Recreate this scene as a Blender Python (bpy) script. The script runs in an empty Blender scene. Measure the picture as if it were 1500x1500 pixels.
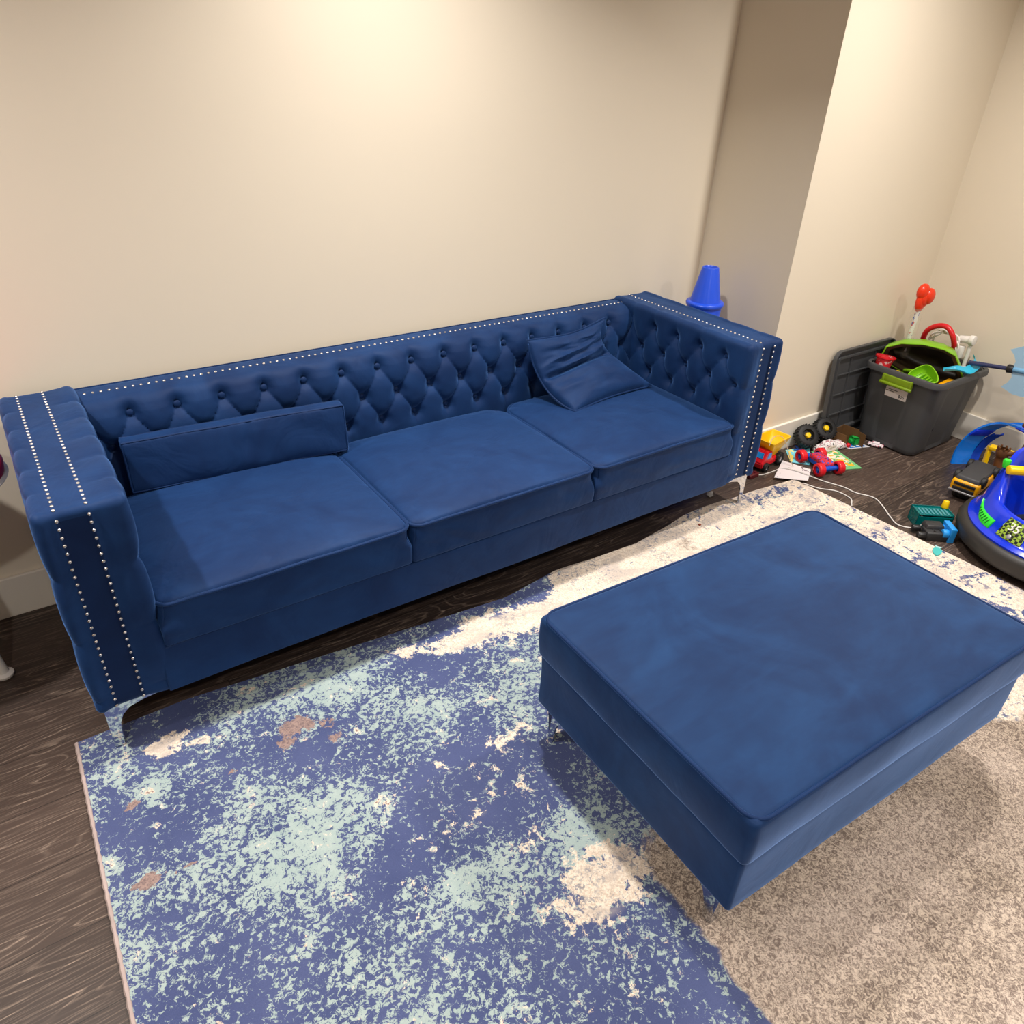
import bpy, bmesh, math, random
from mathutils import Vector, Matrix, noise
from math import sin, cos, pi, sqrt, exp
random.seed(7)
C = bpy.context.scene.collection
SC = bpy.context.scene

# ------------------------------------------------------------------ camera
def make_camera():
    yaw, pitch, roll = 0.6274, 0.5477, 0.0449
    f = Vector((sin(yaw)*cos(pitch), cos(yaw)*cos(pitch), -sin(pitch)))
    r = Vector((cos(yaw), -sin(yaw), 0)); u = r.cross(f)
    r2 = r*cos(roll) + u*sin(roll); u2 = -r*sin(roll) + u*cos(roll)
    cam = bpy.data.cameras.new('camera'); o = bpy.data.objects.new('camera', cam); C.objects.link(o)
    m = Matrix((r2, u2, -f)).transposed().to_4x4(); m.translation = Vector((0.0563, -2.3981, 1.5764))
    o.matrix_world = m
    cam.sensor_width = 36; cam.lens = 1095.4/1500*36; cam.clip_start = 0.05
    SC.camera = o
make_camera()

# ------------------------------------------------------------------ world, lamps, exposure
W = bpy.data.worlds.new('world'); SC.world = W; W.use_nodes = True
W.node_tree.nodes['Background'].inputs[0].default_value = (0.9, 0.82, 0.72, 1)
W.node_tree.nodes['Background'].inputs[1].default_value = 0.3
SC.view_settings.view_transform = 'Standard'; SC.view_settings.look = 'None'
SC.view_settings.gamma = 1; SC.view_settings.use_curve_mapping = False
SC.view_settings.exposure = 0.62
CEIL = 2.5
def lamp(x, y, power, spread=140, size=0.10, col=(1.0, 0.955, 0.91)):
    l = bpy.data.lights.new('ceiling_lamp_light', 'AREA'); l.shape = 'DISK'; l.size = size
    l.energy = power; l.color = col; l.spread = math.radians(spread)
    o = bpy.data.objects.new('ceiling_lamp_light', l); C.objects.link(o); o.location = (x, y, CEIL-0.012)
    return o
LAMPS = [(-0.60, -0.72, 15, 122), (1.20, -0.68, 14, 118), (2.85, -1.30, 17, 135), (-0.7, -2.6, 13), (1.1, -3.1, 14), (2.9, -2.9, 13)]
for a in LAMPS: lamp(*a)

# ------------------------------------------------------------------ material helper
class NT:
    def __init__(s, name):
        s.m = bpy.data.materials.new(name); s.m.use_nodes = True
        s.t = s.m.node_tree; s.b = s.t.nodes['Principled BSDF']
    def n(s, typ, **kw):
        nd = s.t.nodes.new(typ)
        for k, v in kw.items():
            if k.startswith('_'): setattr(nd, k[1:], v)
            else:
                key = int(k[1:]) if k[0] == 'i' and k[1:].isdigit() else k.replace('_', ' ')
                s.set(nd.inputs[key], v)
        return nd
    def set(s, inp, v):
        if isinstance(v, bpy.types.NodeSocket): s.t.links.new(v, inp)
        else: inp.default_value = v
    def math(s, op, a, b=0.0, c=0.0, clamp=False):
        nd = s.t.nodes.new('ShaderNodeMath'); nd.operation = op; nd.use_clamp = clamp
        for i, v in enumerate((a, b, c)): s.set(nd.inputs[i], v)
        return nd.outputs[0]
    def mix(s, f, a, b):
        nd = s.t.nodes.new('ShaderNodeMix'); nd.data_type = 'RGBA'
        s.set(nd.inputs[0], f); s.set(nd.inputs[6], a); s.set(nd.inputs[7], b); return nd.outputs[2]
    def noise(s, vec, scale, detail=3, rough=0.5, dist=0.0):
        nd = s.n('ShaderNodeTexNoise', Scale=scale, Detail=detail, Roughness=rough, Distortion=dist)
        if vec is not None: s.set(nd.inputs['Vector'], vec)
        return nd.outputs[0]
    def obj(s): return s.n('ShaderNodeTexCoord').outputs['Object']
    def scale(s, vec, sc, loc=(0,0,0), rot=(0,0,0)):
        nd = s.n('ShaderNodeMapping'); s.set(nd.inputs[0], vec)
        nd.inputs['Scale'].default_value = sc; nd.inputs['Location'].default_value = loc; nd.inputs['Rotation'].default_value = rot
        return nd.outputs[0]
    def ss(s, v, a, b):
        nd = s.n('ShaderNodeMapRange'); nd.interpolation_type = 'SMOOTHSTEP'
        s.set(nd.inputs[0], v); s.set(nd.inputs[1], a); s.set(nd.inputs[2], b); return nd.outputs[0]
    def bump(s, h, strength, dist):
        nd = s.n('ShaderNodeBump', Strength=strength, Distance=dist, Height=h)
        s.set(s.b.inputs['Normal'], nd.outputs[0])
def lin(h):
    if isinstance(h, str):
        c = [int(h[i:i+2], 16)/255 for i in (0, 2, 4)]
    else: c = [x/255 for x in h]
    return tuple((x/12.92 if x <= 0.04045 else ((x+0.055)/1.055)**2.4) for x in c) + (1.0,)

def plain(name, col, rough=0.4, metal=0.0, var=0.06, coat=0.0, trans=0.0, alpha=1.0, sss=0.0):
    t = NT(name); c = lin(col)
    nz = t.noise(t.obj(), 18, 2)
    dark = tuple(x*(1-var*2) for x in c[:3]) + (1,)
    t.set(t.b.inputs['Base Color'], t.mix(nz, dark, c))
    t.b.inputs['Roughness'].default_value = rough; t.b.inputs['Metallic'].default_value = metal
    t.b.inputs['Coat Weight'].default_value = coat
    t.b.inputs['Transmission Weight'].default_value = trans
    t.b.inputs['Alpha'].default_value = alpha
    return t.m

def velvet(name, base=(0.0040, 0.020, 0.080), light=(0.0085, 0.040, 0.138), wr=0.35, seed=0.0, sheen=0.55, tint=(0.16, 0.36, 0.85)):
    t = NT(name); o = t.obj()
    v = t.scale(o, (1, 1, 1), (seed, seed*0.7, 0))
    n1 = t.noise(v, 3.6, 5, 0.6, 1.1)
    n2 = t.noise(t.scale(v, (7, 26, 12), rot=(0, 0, 0.5)), 1.0, 3, 0.6, 0.6)
    f = t.math('ADD', t.math('MULTIPLY', n1, 0.75), t.math('MULTIPLY', n2, 0.25))
    f = t.ss(f, 0.30, 0.74)
    t.set(t.b.inputs['Base Color'], t.mix(f, base+(1,), light+(1,)))
    t.b.inputs['Roughness'].default_value = 0.62
    t.b.inputs['Specular IOR Level'].default_value = 0.18
    t.b.inputs['Sheen Weight'].default_value = sheen
    t.b.inputs['Sheen Roughness'].default_value = 0.38
    t.b.inputs['Sheen Tint'].default_value = tint+(1,)
    w = t.noise(t.scale(v, (5, 5, 5)), 1.3, 3, 0.55, 1.2)
    fine = t.noise(v, 900, 1, 0.5)
    h = t.math('ADD', t.math('MULTIPLY', w, 1.0), t.math('MULTIPLY', fine, 0.02))
    t.bump(h, wr, 0.012)
    return t.m

def wall_mat(name, col):
    t = NT(name); c = lin(col)
    n = t.noise(t.obj(), 1.2, 3); n2 = t.noise(t.obj(), 260, 2)
    t.set(t.b.inputs['Base Color'], t.mix(n, tuple(x*0.97 for x in c[:3])+(1,), c))
    t.b.inputs['Roughness'].default_value = 0.62
    t.b.inputs['Specular IOR Level'].default_value = 0.25
    t.bump(n2, 0.05, 0.002)
    return t.m

def floor_mat():
    t = NT('dark wood planks'); o = t.obj()
    sp = t.n('ShaderNodeSeparateXYZ'); t.set(sp.inputs[0], o); x, y = sp.outputs[0], sp.outputs[1]
    PW = 0.187
    yr = t.math('DIVIDE', t.math('ADD', y, 10.0), PW)
    row = t.math('FLOOR', yr); fy = t.math('FRACT', yr)
    wn = t.n('ShaderNodeTexWhiteNoise', _noise_dimensions='1D'); t.set(wn.inputs['W'], row)
    xr = t.math('DIVIDE', t.math('ADD', t.math('ADD', x, 20.0), t.math('MULTIPLY', wn.outputs[0], 1.7)), 1.75)
    col = t.math('FLOOR', xr); fx = t.math('FRACT', xr)
    wn2 = t.n('ShaderNodeTexWhiteNoise', _noise_dimensions='2D')
    cb = t.n('ShaderNodeCombineXYZ'); t.set(cb.inputs[0], row); t.set(cb.inputs[1], col); t.set(wn2.inputs['Vector'], cb.outputs[0])
    rnd = wn2.outputs[0]
    # contour lines of a stretched noise: cathedral grain
    cv = t.n('ShaderNodeCombineXYZ')
    t.set(cv.inputs[0], t.math('MULTIPLY', x, 1.35)); t.set(cv.inputs[1], t.math('MULTIPLY', y, 8.5))
    t.set(cv.inputs[2], t.math('MULTIPLY', rnd, 37.0))
    n1 = t.noise(cv.outputs[0], 1.0, 2, 0.45, 0.25)
    fr = t.math('FRACT', t.math('MULTIPLY', n1, 19.0))
    line = t.math('ABSOLUTE', t.math('SUBTRACT', fr, 0.5))
    line = t.ss(line, 0.36, 0.49)
    cv2 = t.n('ShaderNodeCombineXYZ')
    t.set(cv2.inputs[0], t.math('MULTIPLY', x, 9.0)); t.set(cv2.inputs[1], t.math('MULTIPLY', y, 260.0)); t.set(cv2.inputs[2], t.math('MULTIPLY', rnd, 9.0))
    n2 = t.noise(cv2.outputs[0], 1.0, 3, 0.65)
    pores = t.ss(n2, 0.50, 0.72)
    mod = t.noise(t.scale(o, (3, 9, 1)), 1.0, 2)
    g = t.math('MULTIPLY', line, t.ss(mod, 0.35, 0.62))
    g = t.math('MULTIPLY', g, t.math('ADD', t.math('MULTIPLY', pores, 0.7), 0.35), clamp=True)
    g = t.math('ADD', t.math('MULTIPLY', g, 0.75), t.math('MULTIPLY', pores, 0.34), clamp=True)
    base = t.mix(rnd, lin((50, 41, 37)), lin((76, 62, 55)))
    c = t.mix(g, base, lin((158, 138, 122)))
    sy = t.math('LESS_THAN', t.math('MINIMUM', fy, t.math('SUBTRACT', 1.0, fy)), 0.0055)
    sx = t.math('LESS_THAN', t.math('MINIMUM', fx, t.math('SUBTRACT', 1.0, fx)), 0.0008)
    seam = t.math('MAXIMUM', sy, sx)
    c = t.mix(t.math('MULTIPLY', seam, 0.8), c, lin((30, 24, 20)))
    t.set(t.b.inputs['Base Color'], c)
    t.set(t.b.inputs['Roughness'], t.math('ADD', 0.42, t.math('MULTIPLY', g, 0.2)))
    t.b.inputs['Specular IOR Level'].default_value = 0.35
    t.bump(t.math('SUBTRACT', t.math('MULTIPLY', n2, 0.3), seam), 0.25, 0.002)
    return t.m

def rug_mat():
    t = NT('distressed woven rug'); o = t.obj()
    at = t.n('ShaderNodeAttribute'); at.attribute_name = 'fields'
    sp = t.n('ShaderNodeSeparateColor'); t.set(sp.inputs[0], at.outputs['Color'])
    mint, cream, taupe, beige = sp.outputs[0], sp.outputs[1], sp.outputs[2], at.outputs['Alpha']
    speck = t.noise(o, 74, 5, 0.75, 0.6)
    speck2 = t.noise(t.scale(o, (1, 1, 1), (7, 3, 1)), 48, 5, 0.72, 0.5)
    med = t.noise(t.scale(o, (1, 1, 1), (2, 9, 4)), 13, 4, 0.65, 0.8)
    fine = t.noise(t.scale(o, (1, 1.0, 1)), 420, 2, 0.7)
    def cover(field, nz, w=0.02, hi=0.66, k=0.30):       # field 0..1 -> share of noise above threshold
        th = t.math('SUBTRACT', hi, t.math('MULTIPLY', field, k))
        return t.ss(t.math('SUBTRACT', nz, th), -w, w)
    blue = t.mix(t.noise(o, 5, 3), lin((64, 74, 114)), lin((94, 103, 145)))
    mix1 = t.math('ADD', t.math('MULTIPLY', speck, 0.72), t.math('MULTIPLY', med, 0.28))
    c = t.mix(cover(mint, mix1, 0.015, 0.575, 0.17), blue, t.mix(med, lin((140, 164, 166)), lin((190, 202, 196))))
    mix2 = t.math('ADD', t.math('MULTIPLY', speck2, 0.5), t.math('MULTIPLY', med, 0.5))
    flk = t.noise(o, 150, 3, 0.8, 0.6)
    creamc = t.mix(t.ss(flk, 0.38, 0.60), lin((214, 194, 174)), lin((244, 230, 212)))
    c = t.mix(cover(cream, mix2, 0.02, 0.64, 0.27), c, creamc)
    c = t.mix(cover(taupe, mix2), c, t.mix(t.ss(flk, 0.35, 0.6), lin((122, 104, 104)), lin((166, 142, 134))))
    # grey beige heather area, its tones darkened to carry the ottoman's shadow
    wv = t.noise(t.scale(o, (1, 1, 1), (3, 3, 3)), 95, 4, 0.8, 1.5)
    hb = t.mix(t.ss(wv, 0.40, 0.62), lin((112, 98, 90)), lin((206, 188, 168)))
    big = t.noise(t.scale(o, (1, 1, 1), (5, 1, 8)), 3.0, 3)
    hb = t.mix(t.ss(big, 0.35, 0.65), hb, t.mix(t.ss(wv, 0.38, 0.60), lin((140, 124, 114)), lin((222, 204, 188))))
    fl2 = t.math('MULTIPLY', t.ss(t.noise(o, 75, 4, 0.75, 0.8), 0.52, 0.60), t.ss(t.noise(o, 6, 3), 0.38, 0.56))
    soft = t.math('MULTIPLY', t.ss(t.noise(t.scale(o, (1, 1.8, 1), (4, 4, 4)), 5.5, 4, 0.6, 0.5), 0.46, 0.62), t.ss(cream, 0.5, 0.75))
    c = t.mix(t.math('MULTIPLY', soft, 0.8), c, t.mix(flk, lin((186, 172, 162)), lin((212, 198, 186))))
    c = t.mix(t.math('MULTIPLY', t.math('MULTIPLY', fl2, t.ss(cream, 0.45, 0.7)), 0.75), c, lin((128, 130, 142)))
    c = t.mix(t.ss(t.math('ADD', beige, t.math('MULTIPLY', t.math('SUBTRACT', med, 0.5), 0.9)), 0.42, 0.62), c, hb)
    # pile shading in the yarn colour
    c2 = t.n('ShaderNodeHueSaturation'); t.set(c2.inputs['Color'], c)
    t.set(c2.inputs['Value'], t.math('ADD', 0.84, t.math('MULTIPLY', fine, 0.32)))
    t.set(t.b.inputs['Base Color'], c2.outputs[0])
    t.b.inputs['Roughness'].default_value = 0.95
    t.b.inputs['Specular IOR Level'].default_value = 0.1
    t.bump(t.math('ADD', fine, t.math('MULTIPLY', speck, 0.8)), 0.6, 0.004)
    return t.m

# ------------------------------------------------------------------ mesh helpers
def mesh_obj(name, bm, mat, parent=None, smooth=True, loc=None):
    bmesh.ops.recalc_face_normals(bm, faces=bm.faces)
    me = bpy.data.meshes.new(name); bm.to_mesh(me); bm.free()
    if smooth:
        me.polygons.foreach_set('use_smooth', [True]*len(me.polygons))
        try: me.set_sharp_from_angle(angle=math.radians(48))
        except Exception: pass
    for m in (mat if isinstance(mat, (list, tuple)) else [mat]): me.materials.append(m)
    o = bpy.data.objects.new(name, me); C.objects.link(o)
    if parent: o.parent = parent
    if loc: o.location = loc
    return o
def tag(o, label=None, cat=None, group=None, kind=None):
    if label: o['label'] = label
    if cat: o['category'] = cat
    if group: o['group'] = group
    if kind: o['kind'] = kind
    return o
def empty(name, loc=(0,0,0), rz=0.0, rot=None):
    o = bpy.data.objects.new(name, None); C.objects.link(o); o.location = loc
    o.rotation_euler = rot if rot else (0, 0, rz); o.empty_display_size = 0.05
    return o
def xf(bm, geom_verts, M):
    bmesh.ops.transform(bm, matrix=M, verts=geom_verts)
def TR(loc=(0,0,0), rot=(0,0,0)):
    from mathutils import Euler
    return Matrix.Translation(loc) @ Euler(rot).to_matrix().to_4x4()
def B(bm, lo, hi, bev=0.0, seg=2, M=None, taper=None):
    r = bmesh.ops.create_cube(bm, size=1.0); vs = r['verts']
    for v in vs:
        for i in range(3): v.co[i] = lo[i] + (v.co[i]+0.5)*(hi[i]-lo[i])
    if taper:  # (tx, ty) scale of top around its centre
        cx, cy = (lo[0]+hi[0])/2, (lo[1]+hi[1])/2
        for v in vs:
            if v.co.z > (lo[2]+hi[2])/2: v.co.x = cx+(v.co.x-cx)*taper[0]; v.co.y = cy+(v.co.y-cy)*taper[1]
    if bev > 0:
        es = list({e for v in vs for e in v.link_edges})
        rr = bmesh.ops.bevel(bm, geom=es, offset=bev, segments=seg, profile=0.5, affect='EDGES')
        vs = list({v for f in rr['faces'] for v in f.verts} | {v for v in vs if v.is_valid})
        vs = [v for v in vs if v.is_valid]
        # collect the whole island
        seen = set(vs); st = list(vs)
        while st:
            v = st.pop()
            for e in v.link_edges:
                w = e.other_vert(v)
                if w not in seen: seen.add(w); st.append(w)
        vs = list(seen)
    if M is not None: xf(bm, vs, M)
    return vs
def lathe(bm, prof, seg=24, M=None, cap=True, arc=2*pi):
    """prof list of (r,z) about +Z"""
    rings = []
    for r, z in prof:
        if r < 1e-6: rings.append([bm.verts.new((0, 0, z))])
        else: rings.append([bm.verts.new((r*cos(arc*i/seg), r*sin(arc*i/seg), z)) for i in range(seg)])
    for a, b in zip(rings, rings[1:]):
        for i in range(seg):
            j = (i+1) % seg
            if len(a) == 1 and len(b) == 1: continue
            if len(a) == 1: bm.faces.new((a[0], b[i], b[j]))
            elif len(b) == 1: bm.faces.new((a[i], a[j], b[0]))
            else: bm.faces.new((a[i], a[j], b[j], b[i]))
    if cap:
        if len(rings[0]) > 1: bm.faces.new(rings[0][::-1])
        if len(rings[-1]) > 1: bm.faces.new(rings[-1])
    vs = [v for r in rings for v in r]
    if M is not None: xf(bm, vs, M)
    return vs
def axisM(p, d):
    return Matrix.Translation(p) @ Vector(d).to_track_quat('Z', 'Y').to_matrix().to_4x4()
def cyl(bm, p0, p1, r0, r1=None, seg=20, bev=0.0):
    p0, p1 = Vector(p0), Vector(p1); L = (p1-p0).length; r1 = r0 if r1 is None else r1
    if bev: pr = [(r0-bev, 0), (r0-bev*.3, bev*.3), (r0, bev), (r1, L-bev), (r1-bev*.3, L-bev*.3), (r1-bev, L)]
    else: pr = [(r0, 0), (r1, L)]
    return lathe(bm, pr, seg, axisM(p0, p1-p0))
def smoothpts(pts, n=6, closed=False):
    P = [Vector(p) for p in pts]; out = []
    m = len(P); rng = m if closed else m-1
    for i in range(rng):
        p0 = P[(i-1) % m] if (closed or i > 0) else P[0]; p1 = P[i]; p2 = P[(i+1) % m]
        p3 = P[(i+2) % m] if (closed or i+2 < m) else P[-1]
        for k in range(n):
            t = k/n
            out.append(0.5*((2*p1)+(-p0+p2)*t+(2*p0-5*p1+4*p2-p3)*t*t+(-p0+3*p1-3*p2+p3)*t*t*t))
    if not closed: out.append(P[-1].copy())
    return out
def tube(bm, pts, r, seg=8, closed=False, rfun=None, flat=1.0):
    P = [Vector(p) for p in pts]; n = len(P); rings = []; up = None
    for i in range(n):
        a = P[i-1] if (i > 0 or closed) else P[i]; b = P[(i+1) % n] if (i < n-1 or closed) else P[i]
        d = (b-a).normalized()
        if up is None:
            up = Vector((0, 0, 1)) if abs(d.z) < 0.9 else Vector((1, 0, 0))
        s = d.cross(up)
        if s.length < 1e-6: s = d.orthogonal()
        s.normalize(); up = s.cross(d).normalized()
        rr = rfun(i/(n-1)) if rfun else r
        rings.append([bm.verts.new(P[i]+s*rr*cos(2*pi*k/seg)+up*rr*flat*sin(2*pi*k/seg)) for k in range(seg)])
    m = n if closed else n-1
    for i in range(m):
        a, b = rings[i], rings[(i+1) % n]
        for k in range(seg):
            j = (k+1) % seg; bm.faces.new((a[k], a[j], b[j], b[k]))
    if not closed: bm.faces.new(rings[0][::-1]); bm.faces.new(rings[-1])
def grid(bm, nu, nv, f, closed_u=False):
    g = [[bm.verts.new(f(i/(nu if closed_u else nu-1), j/(nv-1))) for i in range(nu)] for j in range(nv)]
    for j in range(nv-1):
        for i in range(nu if closed_u else nu-1):
            k = (i+1) % nu
            bm.faces.new((g[j][i], g[j][k], g[j+1][k], g[j+1][i]))
    return g
def prism(bm, poly, h0, h1, M=None, bev=0.0):
    """poly list of (x,y), extruded along z"""
    a = [bm.verts.new((x, y, h0)) for x, y in poly]; b = [bm.verts.new((x, y, h1)) for x, y in poly]
    n = len(poly); bm.faces.new(a[::-1]); bm.faces.new(b)
    for i in range(n):
        j = (i+1) % n; bm.faces.new((a[i], a[j], b[j], b[i]))
    vs = a+b
    if M is not None: xf(bm, vs, M)
    return vs
def slabgrid(bm, nu, nv, f, d):
    dd = d if callable(d) else (lambda u, v: d)
    a = grid(bm, nu, nv, f); b = grid(bm, nu, nv, lambda u, v: f(u, v)+dd(u, v))
    def per(g): return [g[0][i] for i in range(nu)]+[g[j][nu-1] for j in range(1, nv)]+[g[nv-1][i] for i in range(nu-2, -1, -1)]+[g[j][0] for j in range(nv-2, 0, -1)]
    pa, pb = per(a), per(b); n = len(pa)
    for i in range(n):
        j = (i+1) % n; bm.faces.new((pa[i], pb[i], pb[j], pa[j]))
def cuts(lo, hi, r, step):
    L = hi-lo; n = max(1, int(round((L-2*r)/step)))
    q = [0, .12, .3, .5, .75, 1]
    a = [lo+r*k for k in q]; b = [hi-r*k for k in q][::-1]
    return a + [lo+r+(L-2*r)*i/n for i in range(1, n)] + b
def rounded(bm, lo, hi, r, step, disp=None, skip=()):
    lo, hi = Vector(lo), Vector(hi); cs = [cuts(lo[i], hi[i], r, step) for i in range(3)]
    ilo, ihi = lo+Vector((r,)*3), hi-Vector((r,)*3); cache = {}
    def vert(q):
        k = (round(q[0], 6), round(q[1], 6), round(q[2], 6))
        if k in cache: return cache[k]
        q = Vector(q); c = Vector([min(max(q[i], ilo[i]), ihi[i]) for i in range(3)])
        d = (q-c); d.normalize(); p = c+d*r
        if disp: p = p+disp(p, d)
        v = bm.verts.new(p); cache[k] = v; return v
    for ax in range(3):
        u, w = [i for i in range(3) if i != ax]
        for side, val in ((0, lo[ax]), (1, hi[ax])):
            if (ax, side) in skip: continue
            A, Bc = cs[u], cs[w]
            for i in range(len(A)-1):
                for j in range(len(Bc)-1):
                    qs = []
                    for (a, b) in ((A[i], Bc[j]), (A[i+1], Bc[j]), (A[i+1], Bc[j+1]), (A[i], Bc[j+1])):
                        q = [0, 0, 0]; q[ax] = val; q[u] = a; q[w] = b; qs.append(vert(q))
                    if len(set(qs)) == 4: bm.faces.new(qs if (side ^ (ax == 1)) else qs[::-1])
def sst(x, a, b):
    t = min(max((x-a)/(b-a), 0), 1); return t*t*(3-2*t)
def text_mesh(name, s, size, mat, parent, M, extrude=0.0008, align='CENTER'):
    cu = bpy.data.curves.new(name, 'FONT'); cu.body = s; cu.size = size; cu.extrude = extrude
    cu.align_x = align; cu.align_y = 'CENTER'
    tmp = bpy.data.objects.new('tmp', cu); C.objects.link(tmp)
    dg = bpy.context.evaluated_depsgraph_get(); me = bpy.data.meshes.new_from_object(tmp.evaluated_get(dg))
    bpy.data.objects.remove(tmp); me.name = name; me.materials.clear(); me.materials.append(mat)
    o = bpy.data.objects.new(name, me); C.objects.link(o); me.transform(M)
    if parent: o.parent = parent
    return o
def curve_mat_frame(o, ex, ey):
    ex = Vector(ex).normalized(); ey = Vector(ey); ez = ex.cross(ey).normalized(); ey = ez.cross(ex)
    m = Matrix((ex, ey, ez)).transposed().to_4x4(); m.translation = Vector(o); return m

# ------------------------------------------------------------------ materials
M_wall = wall_mat('cream wall paint', (232, 221, 201))
M_base = wall_mat('white trim paint', (232, 226, 214))
M_floor = floor_mat(); M_rug = rug_mat()
M_vel = velvet('blue velvet')
M_velc = velvet('blue velvet cushion', wr=0.45, seed=3.1)
M_velo = velvet('blue velvet ottoman', base=(0.0040, 0.020, 0.078), light=(0.0095, 0.046, 0.145), wr=0.15, seed=7.7, sheen=0.9, tint=(0.24, 0.40, 0.78))
M_band = velvet('dark blue velvet band', base=(0.002, 0.011, 0.052), light=(0.004, 0.020, 0.080), wr=0.1)
M_pipe = velvet('blue velvet piping', base=(0.003, 0.018, 0.075), light=(0.006, 0.030, 0.11), wr=0.1)
M_btn = velvet('blue velvet button', base=(0.004, 0.02, 0.08), light=(0.006, 0.028, 0.1), wr=0.0)
M_nail = plain('silver nailhead', (225, 222, 218), 0.22, 1.0)
M_chrome = plain('polished chrome', (205, 208, 214), 0.06, 1.0, 0.0)

# ------------------------------------------------------------------ room
XJ, YJ, XR = 2.794, -0.488, 3.944
X0, Y1 = -2.3, -4.4
def slab(name, lo, hi, mat, bev=0.0):
    bm = bmesh.new(); B(bm, lo, hi, bev); return tag(mesh_obj(name, bm, mat, smooth=False), kind='structure')
slab('floor', (X0-.1, Y1-.1, -0.1), (XR+.1, 0.1, 0), M_floor)
slab('ceiling', (X0-.1, Y1-.1, CEIL), (XR+.1, 0.1, CEIL+.1), M_wall)
slab('wall_back', (X0-.1, 0, 0), (XJ, 0.1, CEIL), M_wall)
slab('wall_right_back', (XJ, YJ, 0), (XR+.1, 0.1, CEIL), M_wall)
slab('wall_right', (XR, Y1-.1, 0), (XR+.1, YJ, CEIL), M_wall)
slab('wall_left', (X0-.1, Y1-.1, 0), (X0, 0, CEIL), M_wall)
slab('wall_front', (X0, Y1-.1, 0), (XR, Y1, CEIL), M_wall)
BH, BT = 0.14, 0.014
def bboard(name, lo, hi): slab(name, lo, hi, M_base, 0.003)
bboard('baseboard_back', (X0, -BT, 0), (XJ, 0, BH))
bboard('baseboard_return', (XJ-BT, YJ-BT, 0), (XJ, -BT, BH))
bboard('baseboard_right_back', (XJ-BT, YJ-BT, 0), (XR, YJ, BH))
bboard('baseboard_right', (XR-BT, Y1, 0), (XR, YJ-BT, BH))
bboard('baseboard_left', (X0, Y1, 0), (X0+BT, 0, BH))

# ------------------------------------------------------------------ rug
MINT = [(0.08, -0.94, 0.05, 0.05, 0.35), (0.02, -0.83, 0.06, 0.07, 0.3), (0.07, -0.95, 0.04, 0.04, 0.3), (0.33, -0.83, 0.11, 0.12, 0.25), (0.56, -0.85, 0.12, 0.12, 0.3), (0.29, -1.11, 0.1, 0.09, 0.45), (0.5, -0.87, 0.08, 0.08, 0.2), (0.68, -1.08, 0.12, 0.11, 0.3), (0.69, -0.83, 0.13, 0.13, 0.2), (0.42, -1.22, 0.1, 0.09, 0.4), (0.38, -1.36, 0.13, 0.1, 0.35), (0.26, -1.25, 0.08, 0.07, 0.3), (0.12, -1.21, 0.09, 0.08, 0.2), (0.24, -1.33, 0.06, 0.05, 0.3), (0.77, -1.11, 0.06, 0.06, 0.25), (1.12, -1.1, 0.15, 0.13, 0.4), (0.96, -1.23, 0.11, 0.1, 0.3), (1.35, -0.95, 0.17, 0.16, 0.3), (1.08, -0.78, 0.13, 0.13, 0.2), (1.0, -1.48, 0.1, 0.08, 0.2), (0.88, -1.57, 0.09, 0.07, 0.4), (0.69, -1.44, 0.09, 0.07, 0.25), (0.69, -1.57, 0.14, 0.1, 0.4), (0.58, -1.56, 0.08, 0.06, 0.4), (0.88, -1.65, 0.11, 0.08, 0.4), (0.7, -1.23, 0.1, 0.09, 0.1), (0.06, -1.08, 0.09, 0.09, -0.4), (-0.02, -0.98, 0.06, 0.06, -0.3), (0.79, -1.29, 0.14, 0.12, -0.5), (0.86, -0.94, 0.12, 0.11, -0.4), (0.44, -1.44, 0.1, 0.08, -0.5), (0.78, -1.4, 0.15, 0.12, -0.5), (0.58, -1.37, 0.11, 0.09, -0.3), (0.38, -1.05, 0.05, 0.05, -0.3), (0.1, -0.84, 0.04, 0.05, -0.2)]
CREAM = [(0.11, -0.81, 0.05, 0.022, 0.7), (0.16, -0.79, 0.04, 0.02, 0.6), (0.21, -0.845, 0.035, 0.018, 0.65), (0.12, -0.845, 0.035, 0.016, 0.6), (0.81, -0.83, 0.06, 0.04, 0.8), (0.95, -0.87, 0.06, 0.04, 0.8), (1.06, -0.86, 0.11, 0.06, 0.9), (1.23, -0.89, 0.11, 0.06, 0.9), (1.4, -0.89, 0.12, 0.07, 0.9), (0.82, -1.74, 0.12, 0.09, 0.8), (0.92, -1.72, 0.05, 0.04, 0.6), (0.77, -1.56, 0.04, 0.03, 0.5), (0.7, -1.43, 0.03, 0.02, 0.6), (1.06, -1.32, 0.07, 0.05, 0.4), (1.58, -0.92, 0.19, 0.15, 0.8), (1.77, -0.89, 0.2, 0.2, 0.8), (1.15, -1.29, 0.05, 0.04, 0.5), (1.53, -0.79, 0.1, 0.06, 0.5), (0.87, -1.27, 0.06, 0.02, 0.6), (0.69, -1.25, 0.02, 0.02, 0.5)]
TAUPE = [(0.43, -0.93, 0.05, 0.04, 0.95), (0.38, -0.97, 0.03, 0.02, 0.75), (0.51, -0.97, 0.04, 0.03, 0.7), (0.5, -1.02, 0.03, 0.02, 0.6), (0.25, -0.99, 0.025, 0.015, 0.9), (0.02, -0.96, 0.03, 0.015, 0.9), (0.0, -1.18, 0.04, 0.018, 0.9), (0.09, -1.19, 0.03, 0.012, 0.8), (0.42, -1.04, 0.02, 0.01, 0.7)]
def blobsum(L, x, y):
    s = 0
    for bx, by, rx, ry, w in L:
        d = ((x-bx)/rx)**2 + ((y-by)/ry)**2
        if d < 6: s += w*exp(-d*1.1)
    return s
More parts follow.
